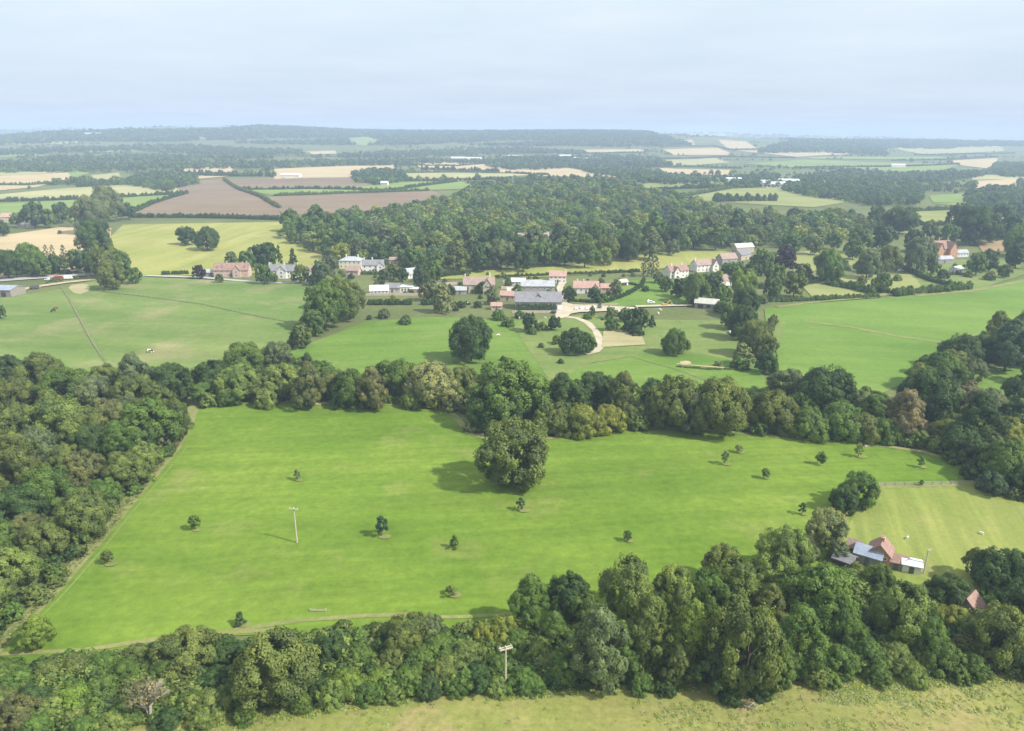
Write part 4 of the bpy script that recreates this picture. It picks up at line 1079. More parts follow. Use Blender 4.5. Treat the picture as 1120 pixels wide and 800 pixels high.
# ------------------------------------------------------------------ buildings
WIN = {}
BUILT = []
def window(parent, x, y, z, w, h, axis='y', sgn=-1, frame=None):
    """a framed window on a wall: frame with its pane as sub-part"""
    key = (w, h, axis)
    if key not in WIN:
        f = MB(); t = .09
        if axis == 'y':
            f.box(-w/2, w/2, -.05, .05, -h/2, -h/2+t); f.box(-w/2, w/2, -.05, .05, h/2-t, h/2)
            f.box(-w/2, -w/2+t, -.05, .05, -h/2+t, h/2-t); f.box(w/2-t, w/2, -.05, .05, -h/2+t, h/2-t); f.box(-.03, .03, -.045, .045, -h/2+t, h/2-t)
            p = MB().box(-w/2+t, w/2-t, -.02, .02, -h/2+t, h/2-t)
        else:
            f.box(-.05, .05, -w/2, w/2, -h/2, -h/2+t); f.box(-.05, .05, -w/2, w/2, h/2-t, h/2)
            f.box(-.05, .05, -w/2, -w/2+t, -h/2+t, h/2-t); f.box(-.05, .05, w/2-t, w/2, -h/2+t, h/2-t); f.box(-.045, .045, -.03, .03, -h/2+t, h/2-t)
            p = MB().box(-.02, .02, -w/2+t, w/2-t, -h/2+t, h/2-t)
        WIN[key] = (f.mesh('window', FRAME), p.mesh('pane', GLASS))
    o = link(D.objects.new('window', WIN[key][0]), parent); o.location = (x, y, z)
    q = link(D.objects.new('pane', WIN[key][1]), o)
    return o

def gable_roof(m, w, d, e, rise, ov=.35, th=.22, axis='x', x0=0.0, y0=0.0):
    """two slabs meeting at a ridge; axis = direction of the ridge"""
    k = (d / 2 if axis == 'x' else w / 2)
    s = rise / k
    out = k + ov
    pts = [(-out, e - ov * s), (0, e + rise), (out, e - ov * s), (out, e - ov * s + th), (0, e + rise + th * 1.2), (-out, e - ov * s + th)]
    if axis == 'x': m.prism([(u + y0, v + .03) for u, v in pts], x0 - w / 2 - ov, x0 + w / 2 + ov, 'x')
    else: m.prism([(u + x0, v + .03) for u, v in pts], y0 - d / 2 - ov, y0 + d / 2 + ov, 'y')
    return m

def gable_wall(m, w, d, e, rise, axis='x', x0=0.0, y0=0.0, z0=-.6):
    if axis == 'x':
        k = d / 2; m.prism([(y0 - k, z0), (y0 + k, z0), (y0 + k, e), (y0, e + rise), (y0 - k, e)], x0 - w / 2, x0 + w / 2, 'x')
    else:
        k = w / 2; m.prism([(x0 - k, z0), (x0 + k, z0), (x0 + k, e), (x0, e + rise), (x0 - k, e)], y0 - d / 2, y0 + d / 2, 'y')
    return m

def chimney(parent, x, y, z0, z1, mat, s=.8):
    m = MB().box(x - s/2, x + s/2, y - s/2, y + s/2, z0, z1).box(x - s/2 - .08, x + s/2 + .08, y - s/2 - .08, y + s/2 + .08, z1, z1 + .15)
    o = m.build('chimney', mat, parent)
    for k in (-1, 1): MB().tube((x + k * s * .22, y, z1 + .15), (x + k * s * .22, y, z1 + .6), .12, .1, 6).build('chimney_pot', CERAMIC, o)

def house(name, label, cat, px, py, w, d, eave, rise, rot=0, wall=WHITEWALL, roof=R_SLATE, chim=(), floors=2, nwin=4, wings=(), dormers=(), door=.5, ridge='x', winw=1.1, hip=False, group=None, backoff=True, chimmat=None, openings=()):
    """a pitched-roof building; (px, py) is the middle of the foot of its front in the picture; the front faces the camera when rot = 0"""
    p = at(px, py)
    e = empty(name, p, R(rot)); tag(e, label, cat, group); BUILT.append((p.x, p.y + d / 2, max(w, d) * .55))
    cy = d / 2                                      # local y of the middle of the block
    wm = gable_wall(MB(), w, d, eave, 0 if hip else rise, ridge, 0, cy) if not hip else MB().box(-w/2, w/2, 0, d, -.6, eave)
    wm.build('wall', wall, e)
    rm = MB()
    if hip:
        o = .35; k = min(w, d) / 2 + o
        z = eave + .03
        if w >= d: a, b = (-w/2 - o + k, cy), (w/2 + o - k, cy)
        else: a, b = (0, -o + k), (0, d + o - k)
        rm.add([(-w/2-o, -o, z), (w/2+o, -o, z), (w/2+o, d+o, z), (-w/2-o, d+o, z), (a[0], a[1], eave + rise), (b[0], b[1], eave + rise)],
               [(0,1,5,4), (2,3,4,5), (1,2,5), (3,0,4), (0,3,2,1)] if w >= d else [(0,1,4), (2,3,5), (1,2,5,4), (3,0,4,5), (0,3,2,1)])
    else: gable_roof(rm, w, d, eave, rise, axis=ridge, y0=cy)
    ro = rm.build('roof', roof, e)
    for fx, hgt in chim:
        chimney(e, fx * w / 2, cy, eave + rise - 1.0, eave + rise + hgt, chimmat or wall)
    fl = eave / floors
    fronts = [0.0]
    if nwin:
        for f in range(floors):
            for i in range(nwin):
                x = -w/2 + w * (i + .5) / nwin
                if any(abs(x - wx * w / 2) < ww / 2 + .6 for wx, ww, *_ in wings): continue
                if f == 0 and door is not None and abs(x - (door - .5) * w) < 1.3: continue
                window(e, x, -.03, fl * f + fl * .56, winw, min(1.3, fl * .5))
        for sx in (-1, 1):
            window(e, sx * (w/2 + .03), cy, fl * (floors - 1) + fl * .55, 1.0, 1.1, 'x')
    if door is not None:
        x = (door - .5) * w
        dm = MB().box(x - .5, x + .5, -.09, -.003, 0, 2.1).build('door', DOORM, e)
        MB().box(x + .3, x + .36, -.14, -.09, 1.0, 1.12).build('handle', METAL, dm)
    for fx, ww, proj, we, wr in wings:             # gabled wings towards the front
        x = fx * w / 2
        gable_wall(MB(), ww, proj + cy, we, wr, 'y', x, (cy - proj) / 2 - .004).build('wing_wall', wall, e)
        gable_roof(MB(), ww, proj + cy - .1, we, wr, .3, .2, 'y', x, (cy - proj) / 2 - .1).build('wing_roof', roof, e)
        if nwin:
            for f in range(floors): window(e, x, -proj - .034, fl * f + fl * .56, min(1.4, ww * .4), min(1.3, fl * .5))
            if wr > 2: window(e, x, -proj - .034, we + wr * .3, .8, .9)
    for fx in dormers:
        x = fx * w / 2; y = d * .16; zb = eave + rise * .3
        gm = gable_wall(MB(), 1.6, d * .28, zb + 1.2, .7, 'y', x, y + d * .1, eave).build('dormer', wall, e)
        gable_roof(MB(), 1.6, d * .28, zb + 1.2, .7, .15, .1, 'y', x, y + d * .1 - .05).build('dormer_roof', roof, gm)
        window(e, x, y + d * .1 - d * .14 - .03, zb + .6, 1.0, .9)
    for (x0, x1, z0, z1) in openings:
        MB().box(x0, x1, -.04, .3, z0, z1).build('opening_shade', DARKWOOD_AND_SHADE, e)  # solid dark panel, painted shade in place of a real hollow
    return e

# cottages at the left
b1 = house('cottage', 'long pinkish stone cottage with red-brown tiled roof and dormers', 'house', 253, 303, 23, 8, 4.6, 4.0, 4, PINKSTONE, R_RED, ((-.3, .9), (.85, .9)), 2, 6, ((.35, 5, 1.6, 4.6, 3.2),), (-.75, -.45, .8))
house('shed', 'grey lean-to shed between the purple tree and the pinkish cottage', 'shed', 229, 302.5, 6, 5, 2.6, 1.6, 0, RENDERGREY, R_PALE, (), 1, 1, door=.75)
house('house', 'white house with grey roof and a steep front gable', 'house', 309, 304, 21, 8, 4.8, 3.2, -3, WHITEWALL, R_SLATE, ((-.92, 1.3), (.05, 1.2), (.9, 1.3)), 2, 5, ((.02, 6.5, 2.2, 4.8, 3.4),))
house('house', 'low white cottage partly hidden by a round green tree', 'house', 337, 302, 10, 7, 3.6, 2.8, -6, WHITEWALL, R_BROWN, ((.7, .9),), 1, 3)
house('manor_house', 'large cream house with pale hipped roof among the trees', 'house', 383, 294, 16, 11, 5.6, 2.4, -4, CREAMWALL, R_PALE, ((-.5, 1.2), (.6, 1.2)), 2, 5, hip=True)
house('outbuilding', 'reddish-brown outbuilding standing in front of the cream house', 'outbuilding', 385, 301, 9, 6, 3.0, 2.4, -8, PINKSTONE, R_BROWN, (), 1, 3)
house('house', 'white cottage with grey roof and twin tall chimneys', 'house', 408, 298, 15, 8, 5.0, 3.0, 6, WHITEWALL, R_SLATE, ((-.8, 1.6), (-.05, 1.6)), 2, 4, ((.72, 5, 2.5, 4.6, 2.8),))
house('outbuilding', 'small grey gabled outbuilding by the dark trees', 'outbuilding', 452, 304, 8, 7, 3.0, 3.0, 40, WHITEWALL, R_PALE, (), 1, 2)
house('cottage', 'pinkish stone cottage ruin in the wood edge', 'house', 437, 290, 15, 6, 3.6, 1.6, 0, PINKSTONE, R_BROWN, (), 1, 5)
for a in [(573, 266, 9, 'small pink-walled house peeping out of the wood, nearer the tall trees', PINKSTONE), (598, 266, 7, 'white-gabled lodge half hidden in the wood', WHITEWALL), (480, 276, 9, 'grey-roofed house almost lost in the wood', RENDERGREY)]:
    house('house', a[3], 'house', a[0], a[1], a[2], 8, 5, 3.4, 20, a[4], R_BROWN, ((.7, .9),), 2, 3)
# low white buildings
house('greenhouse', 'low white glasshouse with pale roof at the long clipped hedge', 'greenhouse', 415, 322, 11, 6, 2.2, 2.6, 10, R_WHITE, R_WHITE, (), 1, 5, door=None)
house('outbuilding', 'grey-roofed low range between glasshouse and pool house', 'outbuilding', 429, 320, 9, 6, 2.8, 2.2, 0, STONEWALL, R_SLATE, (), 1, 3)
def flat_house(label, px, py, w, d, h, wall, n, cat='house', name='pool_house', parapet=.35):
    p = at(px, py); e = empty(name, p); tag(e, label, cat)
    MB().box(-w/2, w/2, 0, d, -.5, h).build('wall', wall, e)
    MB().box(-w/2 - .2, w/2 + .2, -.2, d + .2, h + .003, h + parapet).build('roof', R_WHITE, e)
    for i in range(n): window(e, -w/2 + w * (i + .5) / n, -.03, h * .47, w / n * .55, h * .72)
    return e
flat_house('white flat-roofed pool house with a row of tall dark openings', 443.5, 320, 9.5, 6, 3.2, CREAMWALL, 5)
flat_house('low orange brick garden store beside the pool house', 454.5, 320.5, 7, 5, 2.3, BRICK, 2, 'store', 'garden_store')
# stone house with ivy
sh = house('stone_house', 'stone house with brown roof and tall pale chimneys, ivy on the front', 'house', 524, 321, 19, 8, 5.4, 3.8, 2, STONEWALL, R_BROWN, ((-.9, 1.7), (.7, 2.4)), 2, 5, ((.55, 5.5, 2.4, 5.2, 3.8),), chimmat=CREAMWALL)
def ivy(parent, boxes, tint, n=420):
    r = np.random.default_rng(3); P = []
    for (x0, x1, z0, z1, y) in boxes:
        m = int(n * (x1 - x0) * (z1 - z0) / 20)
        P.append(np.stack([r.uniform(x0, x1, m), y - r.uniform(0, .35, m), z0 + (z1 - z0) * r.uniform(0, 1, m) ** 1.3], 1))
    P = np.concatenate(P); nn = np.tile(np.array([[0, -1, .4]]), (len(P), 1))
    V = quads(P, nn, np.full(len(P), .34), .5, r)
    o = link(D.objects.new('ivy', quad_mesh('ivy', V, r.uniform(0, 1, len(P)), LEAF)), parent); o.color = (*TINT[tint], 1)
ivy(sh, [(-9, -6.5, 0, 4.2, -.05), (-3, 1.5, 0, 4.4, -.05), (-5, -3.5, 0, 2.5, -.05)], MG)
house('shed', 'grey lean-to store left of the stone house', 'shed', 503, 322, 8, 6, 2.4, 1.8, 2, RENDERGREY, R_PALE, (), 1, 2)
house('outbuilding', 'pink-walled outbuilding with red roof beside the slate-roofed hall', 'outbuilding', 555, 329, 9, 6, 3.0, 2.0, -10, PINKSTONE, R_SALMON, (), 1, 3)
house('outbuilding', 'small pink-roofed store at the lawn corner below the stone house', 'outbuilding', 543, 339, 6, 4, 2.2, 1.4, 0, PINKSTONE, R_SALMON, (), 1, 2)
house('outbuilding', 'cream-roofed low range behind the pink outbuilding', 'outbuilding', 563, 324, 9, 5, 2.8, 1.8, 4, CREAMWALL, R_LICHEN, (), 1, 3)
# slate-roofed hall
hall = house('hall', 'long hall with a big dark slate roof and a cream dormer', 'hall', 589, 339, 26, 12, 4.5, 4.4, 1, RENDERGREY, R_SLATE, ((-.95, 1.0),), 2, 8, ((.0, 3.6, -2.6, 6.4, 2.0),))
ivy(hall, [(-12.5, 10, 0, 3.6, -.05)], DG, 300)
MB().box(10.5, 13.2, -.25, -.002, .1, 2.6).build('garage_door', FRAME, hall)
house('hall_annexe', 'rear wing of the hall with pale grey roof strips', 'hall', 588, 325, 20, 7, 6.6, 2.6, 1, RENDERGREY, R_PALE, (), 2, 5, door=None)
house('cottage', 'small white cottage with bright salmon roof above the lane', 'house', 610, 309.5, 11, 7, 4.4, 2.8, -2, WHITEWALL, R_SALMON, ((.9, .8),), 2, 4)
house('bungalow', 'long bungalow with salmon roof and white front', 'house', 641, 321, 15.5, 8, 3.4, 3.4, -3, WHITEWALL, R_SALMON, ((-.7, .9), (-.2, .8)), 1, 5, ((.75, 5, 2.0, 3.2, 2.6),))
house('outbuilding', 'pinkish extension at the end of the salmon-roofed bungalow', 'outbuilding', 664, 320, 8, 6, 2.8, 2.0, -3, PINKSTONE, R_SALMON, (), 1, 2)
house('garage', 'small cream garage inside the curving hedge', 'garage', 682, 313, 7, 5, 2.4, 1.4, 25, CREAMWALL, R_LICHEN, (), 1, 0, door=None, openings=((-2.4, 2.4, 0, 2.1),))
house('greenhouse', 'small white glasshouse in the garden behind the hall', 'greenhouse', 567, 312, 9, 5, 2.2, 1.8, 0, R_WHITE, R_WHITE, (), 1, 4, door=None)
house('greenhouse', 'pair-roofed pale cold frame behind the stone house', 'greenhouse', 590, 312, 8, 4, 1.6, 1.0, 0, R_WHITE, R_LICHEN, (), 1, 3, door=None)
# white terrace on the right
house('terrace_house', 'white terrace house with red roof and steep gables, lowest of its row', 'house', 743, 304, 15, 8, 4.8, 3.2, 24, WHITEWALL, R_RED, ((-.6, 1.4), (.5, 1.2)), 2, 5, ((-.4, 4.4, 1.6, 4.6, 3.0),))
house('terrace_house', 'white terrace house with grey roof and one bright end gable', 'house', 773, 297, 17, 8, 4.7, 3.2, 20, WHITEWALL, R_BROWN, ((-.95, 1.2),), 2, 5, ((.72, 5, 2.0, 4.5, 3.6),))
house('house', 'dull grey stone house behind the white terrace', 'house', 798, 290, 14, 8, 4.7, 3.4, 24, RENDERGREY, R_BROWN, ((.4, 1.2),), 2, 4)
house('barn', 'barn with pale blue-grey roof at the top of the village', 'barn', 816, 284, 12, 10, 3.8, 3.6, 35, STONEWALL, R_SLATE, (), 1, 2)
house('barn', 'low barn with pale brown roof behind the blue-grey barn', 'barn', 815, 276, 17, 8, 4.0, 2.8, 18, STONEWALL, R_LICHEN, (), 1, 3)
house('cottage', 'brown-roofed cottage with a bright white gable end', 'house', 799, 312, 15, 7, 3.4, 3.2, 30, WHITEWALL, R_BROWN, ((.8, .8),), 1, 3)
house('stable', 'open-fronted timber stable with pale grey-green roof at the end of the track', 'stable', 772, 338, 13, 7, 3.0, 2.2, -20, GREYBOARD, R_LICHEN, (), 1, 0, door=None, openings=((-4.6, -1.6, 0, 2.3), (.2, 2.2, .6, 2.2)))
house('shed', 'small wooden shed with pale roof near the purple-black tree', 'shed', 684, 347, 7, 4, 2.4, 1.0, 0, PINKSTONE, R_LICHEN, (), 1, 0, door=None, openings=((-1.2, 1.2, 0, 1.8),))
# brick mansion
house('mansion', 'orange brick mansion with tall gables, red roofs and chimneys', 'house', 1029, 282, 25, 12, 7.2, 5.6, 18, BRICK, R_RED, ((-.8, 2.4), (.1, 2.6), (.85, 2.2)), 2, 6, ((-.35, 6.5, 3.0, 7.0, 5.0), (.72, 7.5, 3.4, 7.0, 5.4)))
house('outbuilding', 'low grey-roofed range in front of the brick mansion', 'outbuilding', 1033, 288, 16, 7, 3.0, 2.0, 12, RENDERGREY, R_PALE, (), 1, 4)
house('greenhouse', 'pale glasshouse beside the brick mansion', 'greenhouse', 1053, 281, 11, 6, 3.2, 2.0, 14, R_WHITE, R_PALE, (), 1, 4, door=None)
house('shed', 'white garden shed in the mansion garden', 'shed', 1050, 299, 8, 6, 2.8, 1.8, 30, WHITEWALL, R_WHITE, (), 1, 1)
# left farm
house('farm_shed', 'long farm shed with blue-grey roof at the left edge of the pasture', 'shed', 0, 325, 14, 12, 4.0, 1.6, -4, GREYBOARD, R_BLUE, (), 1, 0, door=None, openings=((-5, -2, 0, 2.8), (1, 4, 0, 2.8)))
house('farmhouse', 'pink-roofed farmhouse behind dark trees on the hillside', 'house', 10, 243, 15, 9, 5, 3.5, 10, PINKSTONE, R_SALMON, ((.8, 1.0),), 2, 4)
house('barn', 'pale-roofed low barn behind the farm trees', 'barn', 28, 249, 16, 8, 3, 2, 4, STONEWALL, R_LICHEN, (), 1, 3)
# bottom right farm
fh = house('farmhouse', 'brick farmhouse with red-tiled gable roof at the paddock', 'house', 959, 620, 4.6, 4.6, 3.2, 2.2, -34, BRICK, R_RED, ((.0, .9),), 2, 2, ridge='y')
house('barn', 'blue-grey slate-roofed barn leaning against the brick farmhouse', 'barn', 947, 620, 5.4, 4.4, 2.7, 1.3, -34, GREYBOARD, R_BLUE, (), 1, 1)
house('shed', 'low red-roofed shed between farmhouse and white-roofed shed', 'shed', 979, 624, 4.4, 3.2, 2.0, 1.0, -22, GREYBOARD, R_RED, (), 1, 2)
house('shed', 'white-roofed shed with pale walls beside the farm pole', 'shed', 996, 628, 3.6, 3.0, 2.1, .6, -22, WHITEWALL, R_WHITE, (), 1, 1)
house('shed', 'dark timber cart shed shaded by trees at the farm', 'shed', 920, 622, 4, 3.4, 2.0, 1.1, -40, DARKWOOD_AND_SHADE, R_SLATE, (), 1, 0, door=None, openings=((-1.8, -.2, 0, 1.8), (.2, 1.8, 0, 1.8)))
house('shed', 'reddish shed roof against the dark cart shed and blue-grey barn', 'shed', 932, 609, 2.6, 2.6, 2.4, 1.2, -34, BRICK, R_BROWN, (), 1, 1)
house('hut', 'small hut with red-brown tiled roof deep in the front belt', 'hut', 1070, 676, 4.2, 4.2, 2.2, 2.0, 40, GREYBOARD, R_RED, (), 1, 1)
# far white sheds
for (px, py, w, d, h, lb) in [(516, 176, 62, 26, 7, 'long pale industrial shed under the ridge'), (500, 175, 40, 20, 6, 'small pale shed left of the long industrial shed'), (620, 173.5, 50, 24, 9, 'white shed at the left of the far business park'), (633, 175.5, 56, 20, 6, 'pinkish-white flat shed in the middle of the far business park'),
        (650, 175.5, 40, 20, 6, 'white shed at the right of the far business park'), (563, 173, 46, 16, 6, 'pale far shed between the woods'), (803, 199, 30, 12, 5, 'white shed beside the dark grove on the right'), (848, 205, 40, 18, 6, 'white farm shed at the foot of the long grove'), (863, 202, 36, 16, 7, 'second white farm shed nearer the long grove'), (838, 202, 18, 12, 5, 'small white farm building left of the two sheds'),
        (317, 194, 38, 14, 4, 'white polytunnel shed between two far trees'), (101, 149, 70, 26, 12, 'tiny bright white shed in the left haze'), (983, 183, 40, 14, 6, 'white far farm building on the right'), (420, 203, 12, 8, 4, 'tiny cream house at the meadow by the wood')]:
    house('warehouse', lb, 'shed', px, py, w, d, h, 2.5, random.uniform(-8, 8), WHITEWALL, R_WHITE, (), 1, 6, door=None, winw=2.0)

# garden walls and planting round the houses
def stone_wall(px, label, h=1.5, mat=STONEWALL):
    pts = [at(*q) for q in px]; m = MB(); e = None
    for a, b in zip(pts, pts[1:]):
        u = (b - a).normalized(); s = Vector((-u.y, u.x, 0)) * .2
        vs = [a - s, b - s, b + s, a + s]
        vs = [Vector((v.x, v.y, v.z - .3)) for v in vs] + [Vector((v.x, v.y, v.z + h)) for v in vs]
        m.add(vs, [(0,3,2,1),(4,5,6,7),(0,1,5,4),(1,2,6,5),(2,3,7,6),(3,0,4,7)])
    tag(m.build('stone_wall', mat), label, 'wall')
stone_wall([(550,309),(575,308.5),(600,308)], 'pale garden wall behind the slate-roofed hall')
stone_wall([(548,316),(562,315.5)], 'short pale wall between stone house and hall')
stone_wall([(478,312),(500,311)], 'low stone garden wall left of the stone house')
stone_wall([(560,342),(600,342),(612,341)], 'long stone terrace wall in front of the hall', 1.0)
stone_wall([(400,323),(462,323)], 'pale wall in front of the low white buildings', 1.2)
stone_wall([(1056,290),(1078,289)], 'pink-cream curved garden wall at the mansion', 1.6, CREAMWALL)
stone_wall([(625,336),(660,334),(676,334)], 'low stone wall along the gravel yard', .9)
def plant(poly, n, wr, tints, zone, shapes=('bush',)):
    pl = px_poly(poly); x0 = min(p[0] for p in pl); x1 = max(p[0] for p in pl); y0 = min(p[1] for p in pl); y1 = max(p[1] for p in pl)
    k = 0
    for _ in range(n * 40):
        if k >= n: return
        x, y = random.uniform(x0, x1), random.uniform(y0, y1); W = random.uniform(*wr)
        if not inside(x, y, pl) or any((x - a) ** 2 + (y - b) ** 2 < (r + W * .5) ** 2 for a, b, r in BUILT) or any((x - a) ** 2 + (y - b) ** 2 < ((r + W * .5) * .8) ** 2 for a, b, r in SPOTS): continue
        stand(ground(x, y), W, random.choice(shapes), random.choice(tints), zone=zone, lod=1); k += 1
plant([(395,303),(500,300),(700,298),(700,312),(640,328),(620,328),(616,308),(560,306),(545,330),(470,330),(395,306)], 52, (1.8, 4.2), (MG, DG, OG, GG, LG, BR), 'the gardens around the hall')
plant([(760,306),(800,300),(860,280),(900,285),(960,292),(1000,302),(960,320),(860,335),(800,335)], 30, (3.5, 7), (MG, DG, OG, GG, LG), 'the right-hand village gardens')
plant([(1000,300),(1040,290),(1110,288),(1110,305),(1040,318)], 22, (2, 4.5), (MG, DG, OG, GG), 'the mansion garden')
plant([(640,346),(690,344),(700,360),(660,362)], 12, (1.6, 3.2), (MG, DG, OG, LG), 'the shrubbery beside the gravel drive')
plant([(0,312),(60,306),(105,304),(105,308),(40,318)], 8, (1.5, 3), (OG, GG), 'the farmyard verge')
plant([(345,296),(395,300),(395,312),(350,312)], 8, (2.5, 5), (MG, DG, GG), 'the garden below the cream house')
# ------------------------------------------------------------------ poles, fences
def pole(px, py, h, label, arms, along=0.0):
    e = empty('utility_pole', at(px, py), along); tag(e, label, 'utility pole')
    MB().tube((0, 0, -.5), (0, 0, h), .19, .13, 8).build('pole', POLEWOOD, e)
    for (z, L, dy) in arms:
        a = MB().box(-L/2, L/2, dy - .08, dy + .08, z - .09, z + .09).build('crossarm', POLEWOOD, e)
        for x in (-L * .42, 0, L * .42):
            MB().tube((x, dy, z + .09), (x, dy, z + .22), .05, .05, 6).tube((x, dy, z + .22), (x, dy, z + .38), .09, .06, 6).build('insulator', CERAMIC, a)
    return e
pole(553, 753, 8.8, 'pale wooden utility pole with paired crossarms at the front hedge', ((8.5, 2.4, -.26), (8.5, 2.4, .26)), R(22))
pole(325, 594, 9.5, 'slender pale utility pole with one crossarm standing in the mown field', ((9.2, 2.2, -.22),), R(-6))
pole(1010, 628, 6.2, 'brownish farm pole beside the white-roofed shed', ((6.2, 1.2, -.22),), R(20))

def rail_fence(px, label, h=1.15, gap=2.4, mat=FENCEWOOD):
    pts = [at(*q) for q in px]
    e = empty('rail_fence', pts[0]); tag(e, label, 'fence')
    pm = MB().box(-.07, .07, -.07, .07, -.3, h + .1).mesh('post', mat)
    top = []
    for a, b in zip(pts, pts[1:]):
        n = max(1, int((b - a).length / gap))
        top += [a.lerp(b, i / n) for i in range(n)]
    top.append(pts[-1]); top = [ground(q.x, q.y) - pts[0] for q in top]
    for q in top:
        o = link(D.objects.new('post', pm), e); o.location = q
    for z in ((.35, .72, 1.08) if gap < 3 else (1.0,)):
        m = MB()
        for a, b in zip(top, top[1:]):
            u = (b - a).normalized(); s = Vector((-u.y, u.x, 0)) * .09
            m.tube(a + s + Vector((0, 0, z)), b + s + Vector((0, 0, z)), .055 if gap < 3 else .03, .055 if gap < 3 else .03, 4)
        m.build('rail', mat, e)
rail_fence([(958,532),(1000,531),(1040,530.5),(1074,530)], 'grey post and rail fence between mown field and yellowish paddock')
rail_fence([(68,316),(82,340),(98,370),(110,390)], 'thin dark post and rail fence running down the grazed pasture', gap=4)
rail_fence([(111,319),(160,325),(220,333),(270,344),(310,352)], 'dark post and rail fence across the grazed pasture', gap=4)
rail_fence([(700,334),(730,333),(752,332.5)], 'low rail fence above the straight cream track', gap=3)
def bench_rails(px, py, label):
    e = empty('jump_rails', at(px, py)); tag(e, label, 'rails')
    for x in (-1.6, 1.6): MB().box(x - .08, x + .08, -.08, .08, -.2, .7).build('post', FENCEWOOD, e)
    for z in (.3, .6): MB().tube((-1.6, -.14, z), (1.6, -.14, z), .06, .06, 6).build('rail', FENCEWOOD, e)
bench_rails(348, 669, 'low grey rail barrier at the bottom of the mown field')

# ------------------------------------------------------------------ vehicles
WHEEL = (MB().tube((0, -.1, 0), (0, .1, 0), .32, .32, 14).mesh('tyre', TYRE), MB().tube((0, -.11, 0), (0, .11, 0), .19, .19, 10).mesh('rim', METAL))
def car(px, py, rot, label, col, name='parked_car', van=False):
    e = empty(name, at(px, py, 0) + Vector((0, 0, .15)), R(rot)); tag(e, label, 'van' if van else 'car')
    pm = paint(name + '_paint', col)
    if van: body = [(-2.4, .35), (2.4, .35), (2.45, .95), (2.0, 1.15), (1.55, 2.05), (-2.4, 2.1)]
    else: body = [(-2.1, .35), (2.1, .35), (2.15, .72), (1.1, .88), (.45, 1.4), (-1.1, 1.42), (-1.75, .98), (-2.12, .9)]
    MB().prism(body, -.86, .86).build('body', pm, e)
    if van: g = [(1.15, 1.25), (1.72, 1.25), (1.42, 1.9), (1.1, 1.9)]
    else: g = [(-1.45, .95), (.85, .93), (.42, 1.33), (-1.05, 1.35)]
    MB().prism(g, -.875, .875).build('side_windows', GLASS, e)
    for x in (-1.3, 1.3):
        for y in (-.84, .84):
            t = link(D.objects.new('wheel', WHEEL[0]), e); t.location = (x, y, .32)
            link(D.objects.new('rim', WHEEL[1]), t)
    for y in (-.6, .6):
        MB().box((2.42 if van else 2.12), (2.5 if van else 2.2), y - .15, y + .15, .62, .78).build('headlight', FRAME, e)
WH, SL, DB, RD = (.78, .78, .77), (.5, .52, .54), (.05, .06, .09), (.3, .05, .04)
for i, (x, y, r, lb, c) in enumerate([(631, 339, 75, 'silver car in the gravel yard, nearest the lane', SL), (637, 338.5, 80, 'white car second in the gravel yard row', WH), (643, 339, 72, 'silver-grey car in the middle of the gravel yard row', (.6, .6, .62)), (650, 338, 78, 'white car fourth in the gravel yard row', WH), (656, 337.5, 70, 'dark blue car at the end of the gravel yard row', DB),
        (53, 307, 5, 'white car on the concrete farmyard', WH), (618, 330, 85, 'white car parked on the lane by the hall', WH), (713, 357, 8, 'pale car beside the purple-black tree', SL), (712, 332, 0, 'white car standing on the small mown paddock', WH), (799, 365, 90, 'white car under the village trees', WH), (985, 297, 20, 'white car by the dark sloping hedge', WH)]):
    car(x, y, r, lb, c)
car(75, 305.5, 12, 'white van at the end of the concrete farmyard', WH, 'parked_van', True)
car(606, 342, 80, 'dark car under the hall corner', DB)
def digger(px, py):
    e = empty('digger', at(px, py), R(10)); tag(e, 'yellow digger standing on the straight cream track', 'digger')
    Y = paint('yellow_paint', (.62, .36, .03))
    for y in (-.9, .9): MB().prism([(-1.5, 0), (1.5, 0), (1.75, .35), (1.5, .7), (-1.5, .7), (-1.75, .35)], y - .25, y + .25).build('track', TYRE, e)
    MB().box(-1.6, 1.2, -.95, .95, .75, 1.5).build('body', Y, e)
    MB().box(-.3, 1.0, -.9, .1, 1.503, 2.7).build('cab', GLASS, e)
    a = MB().tube((1.2, .4, 1.3), (3.2, .4, 3.1), .2, .16, 6).tube((3.2, .4, 3.1), (4.4, .4, 1.4), .16, .12, 6).build('arm', Y, e)
    MB().prism([(4.2, 1.4), (4.8, 1.3), (4.7, .7), (4.1, .8)], .1, .7).build('bucket', METAL, a)
digger(727, 334.5)
def trailer(px, py, rot, label, col):
    e = empty('farm_trailer', at(px, py), R(rot)); tag(e, label, 'trailer')
    MB().box(-2.4, 2.4, -1.1, 1.1, .7, .85).box(-2.4, 2.4, -1.1, -1.02, .853, 1.9).box(-2.4, 2.4, 1.02, 1.1, .853, 1.9).box(-2.4, -2.32, -1.018, 1.018, .853, 1.9).build('body', paint('trailer_paint', col), e)
    MB().tube((2.4, 0, .7), (3.6, 0, .5), .07, .07, 6).build('drawbar', METAL, e)
    for x in (-.6, .5):
        for y in (-1.2, 1.2):
            t = link(D.objects.new('wheel', WHEEL[0]), e); t.location = (x, y, .34); link(D.objects.new('rim', WHEEL[1]), t)
trailer(64, 305.5, 5, 'dark red farm trailer between white car and white van', RD)
trailer(38, 316, 20, 'dark grey trailer parked below the farmyard', (.1, .1, .11))

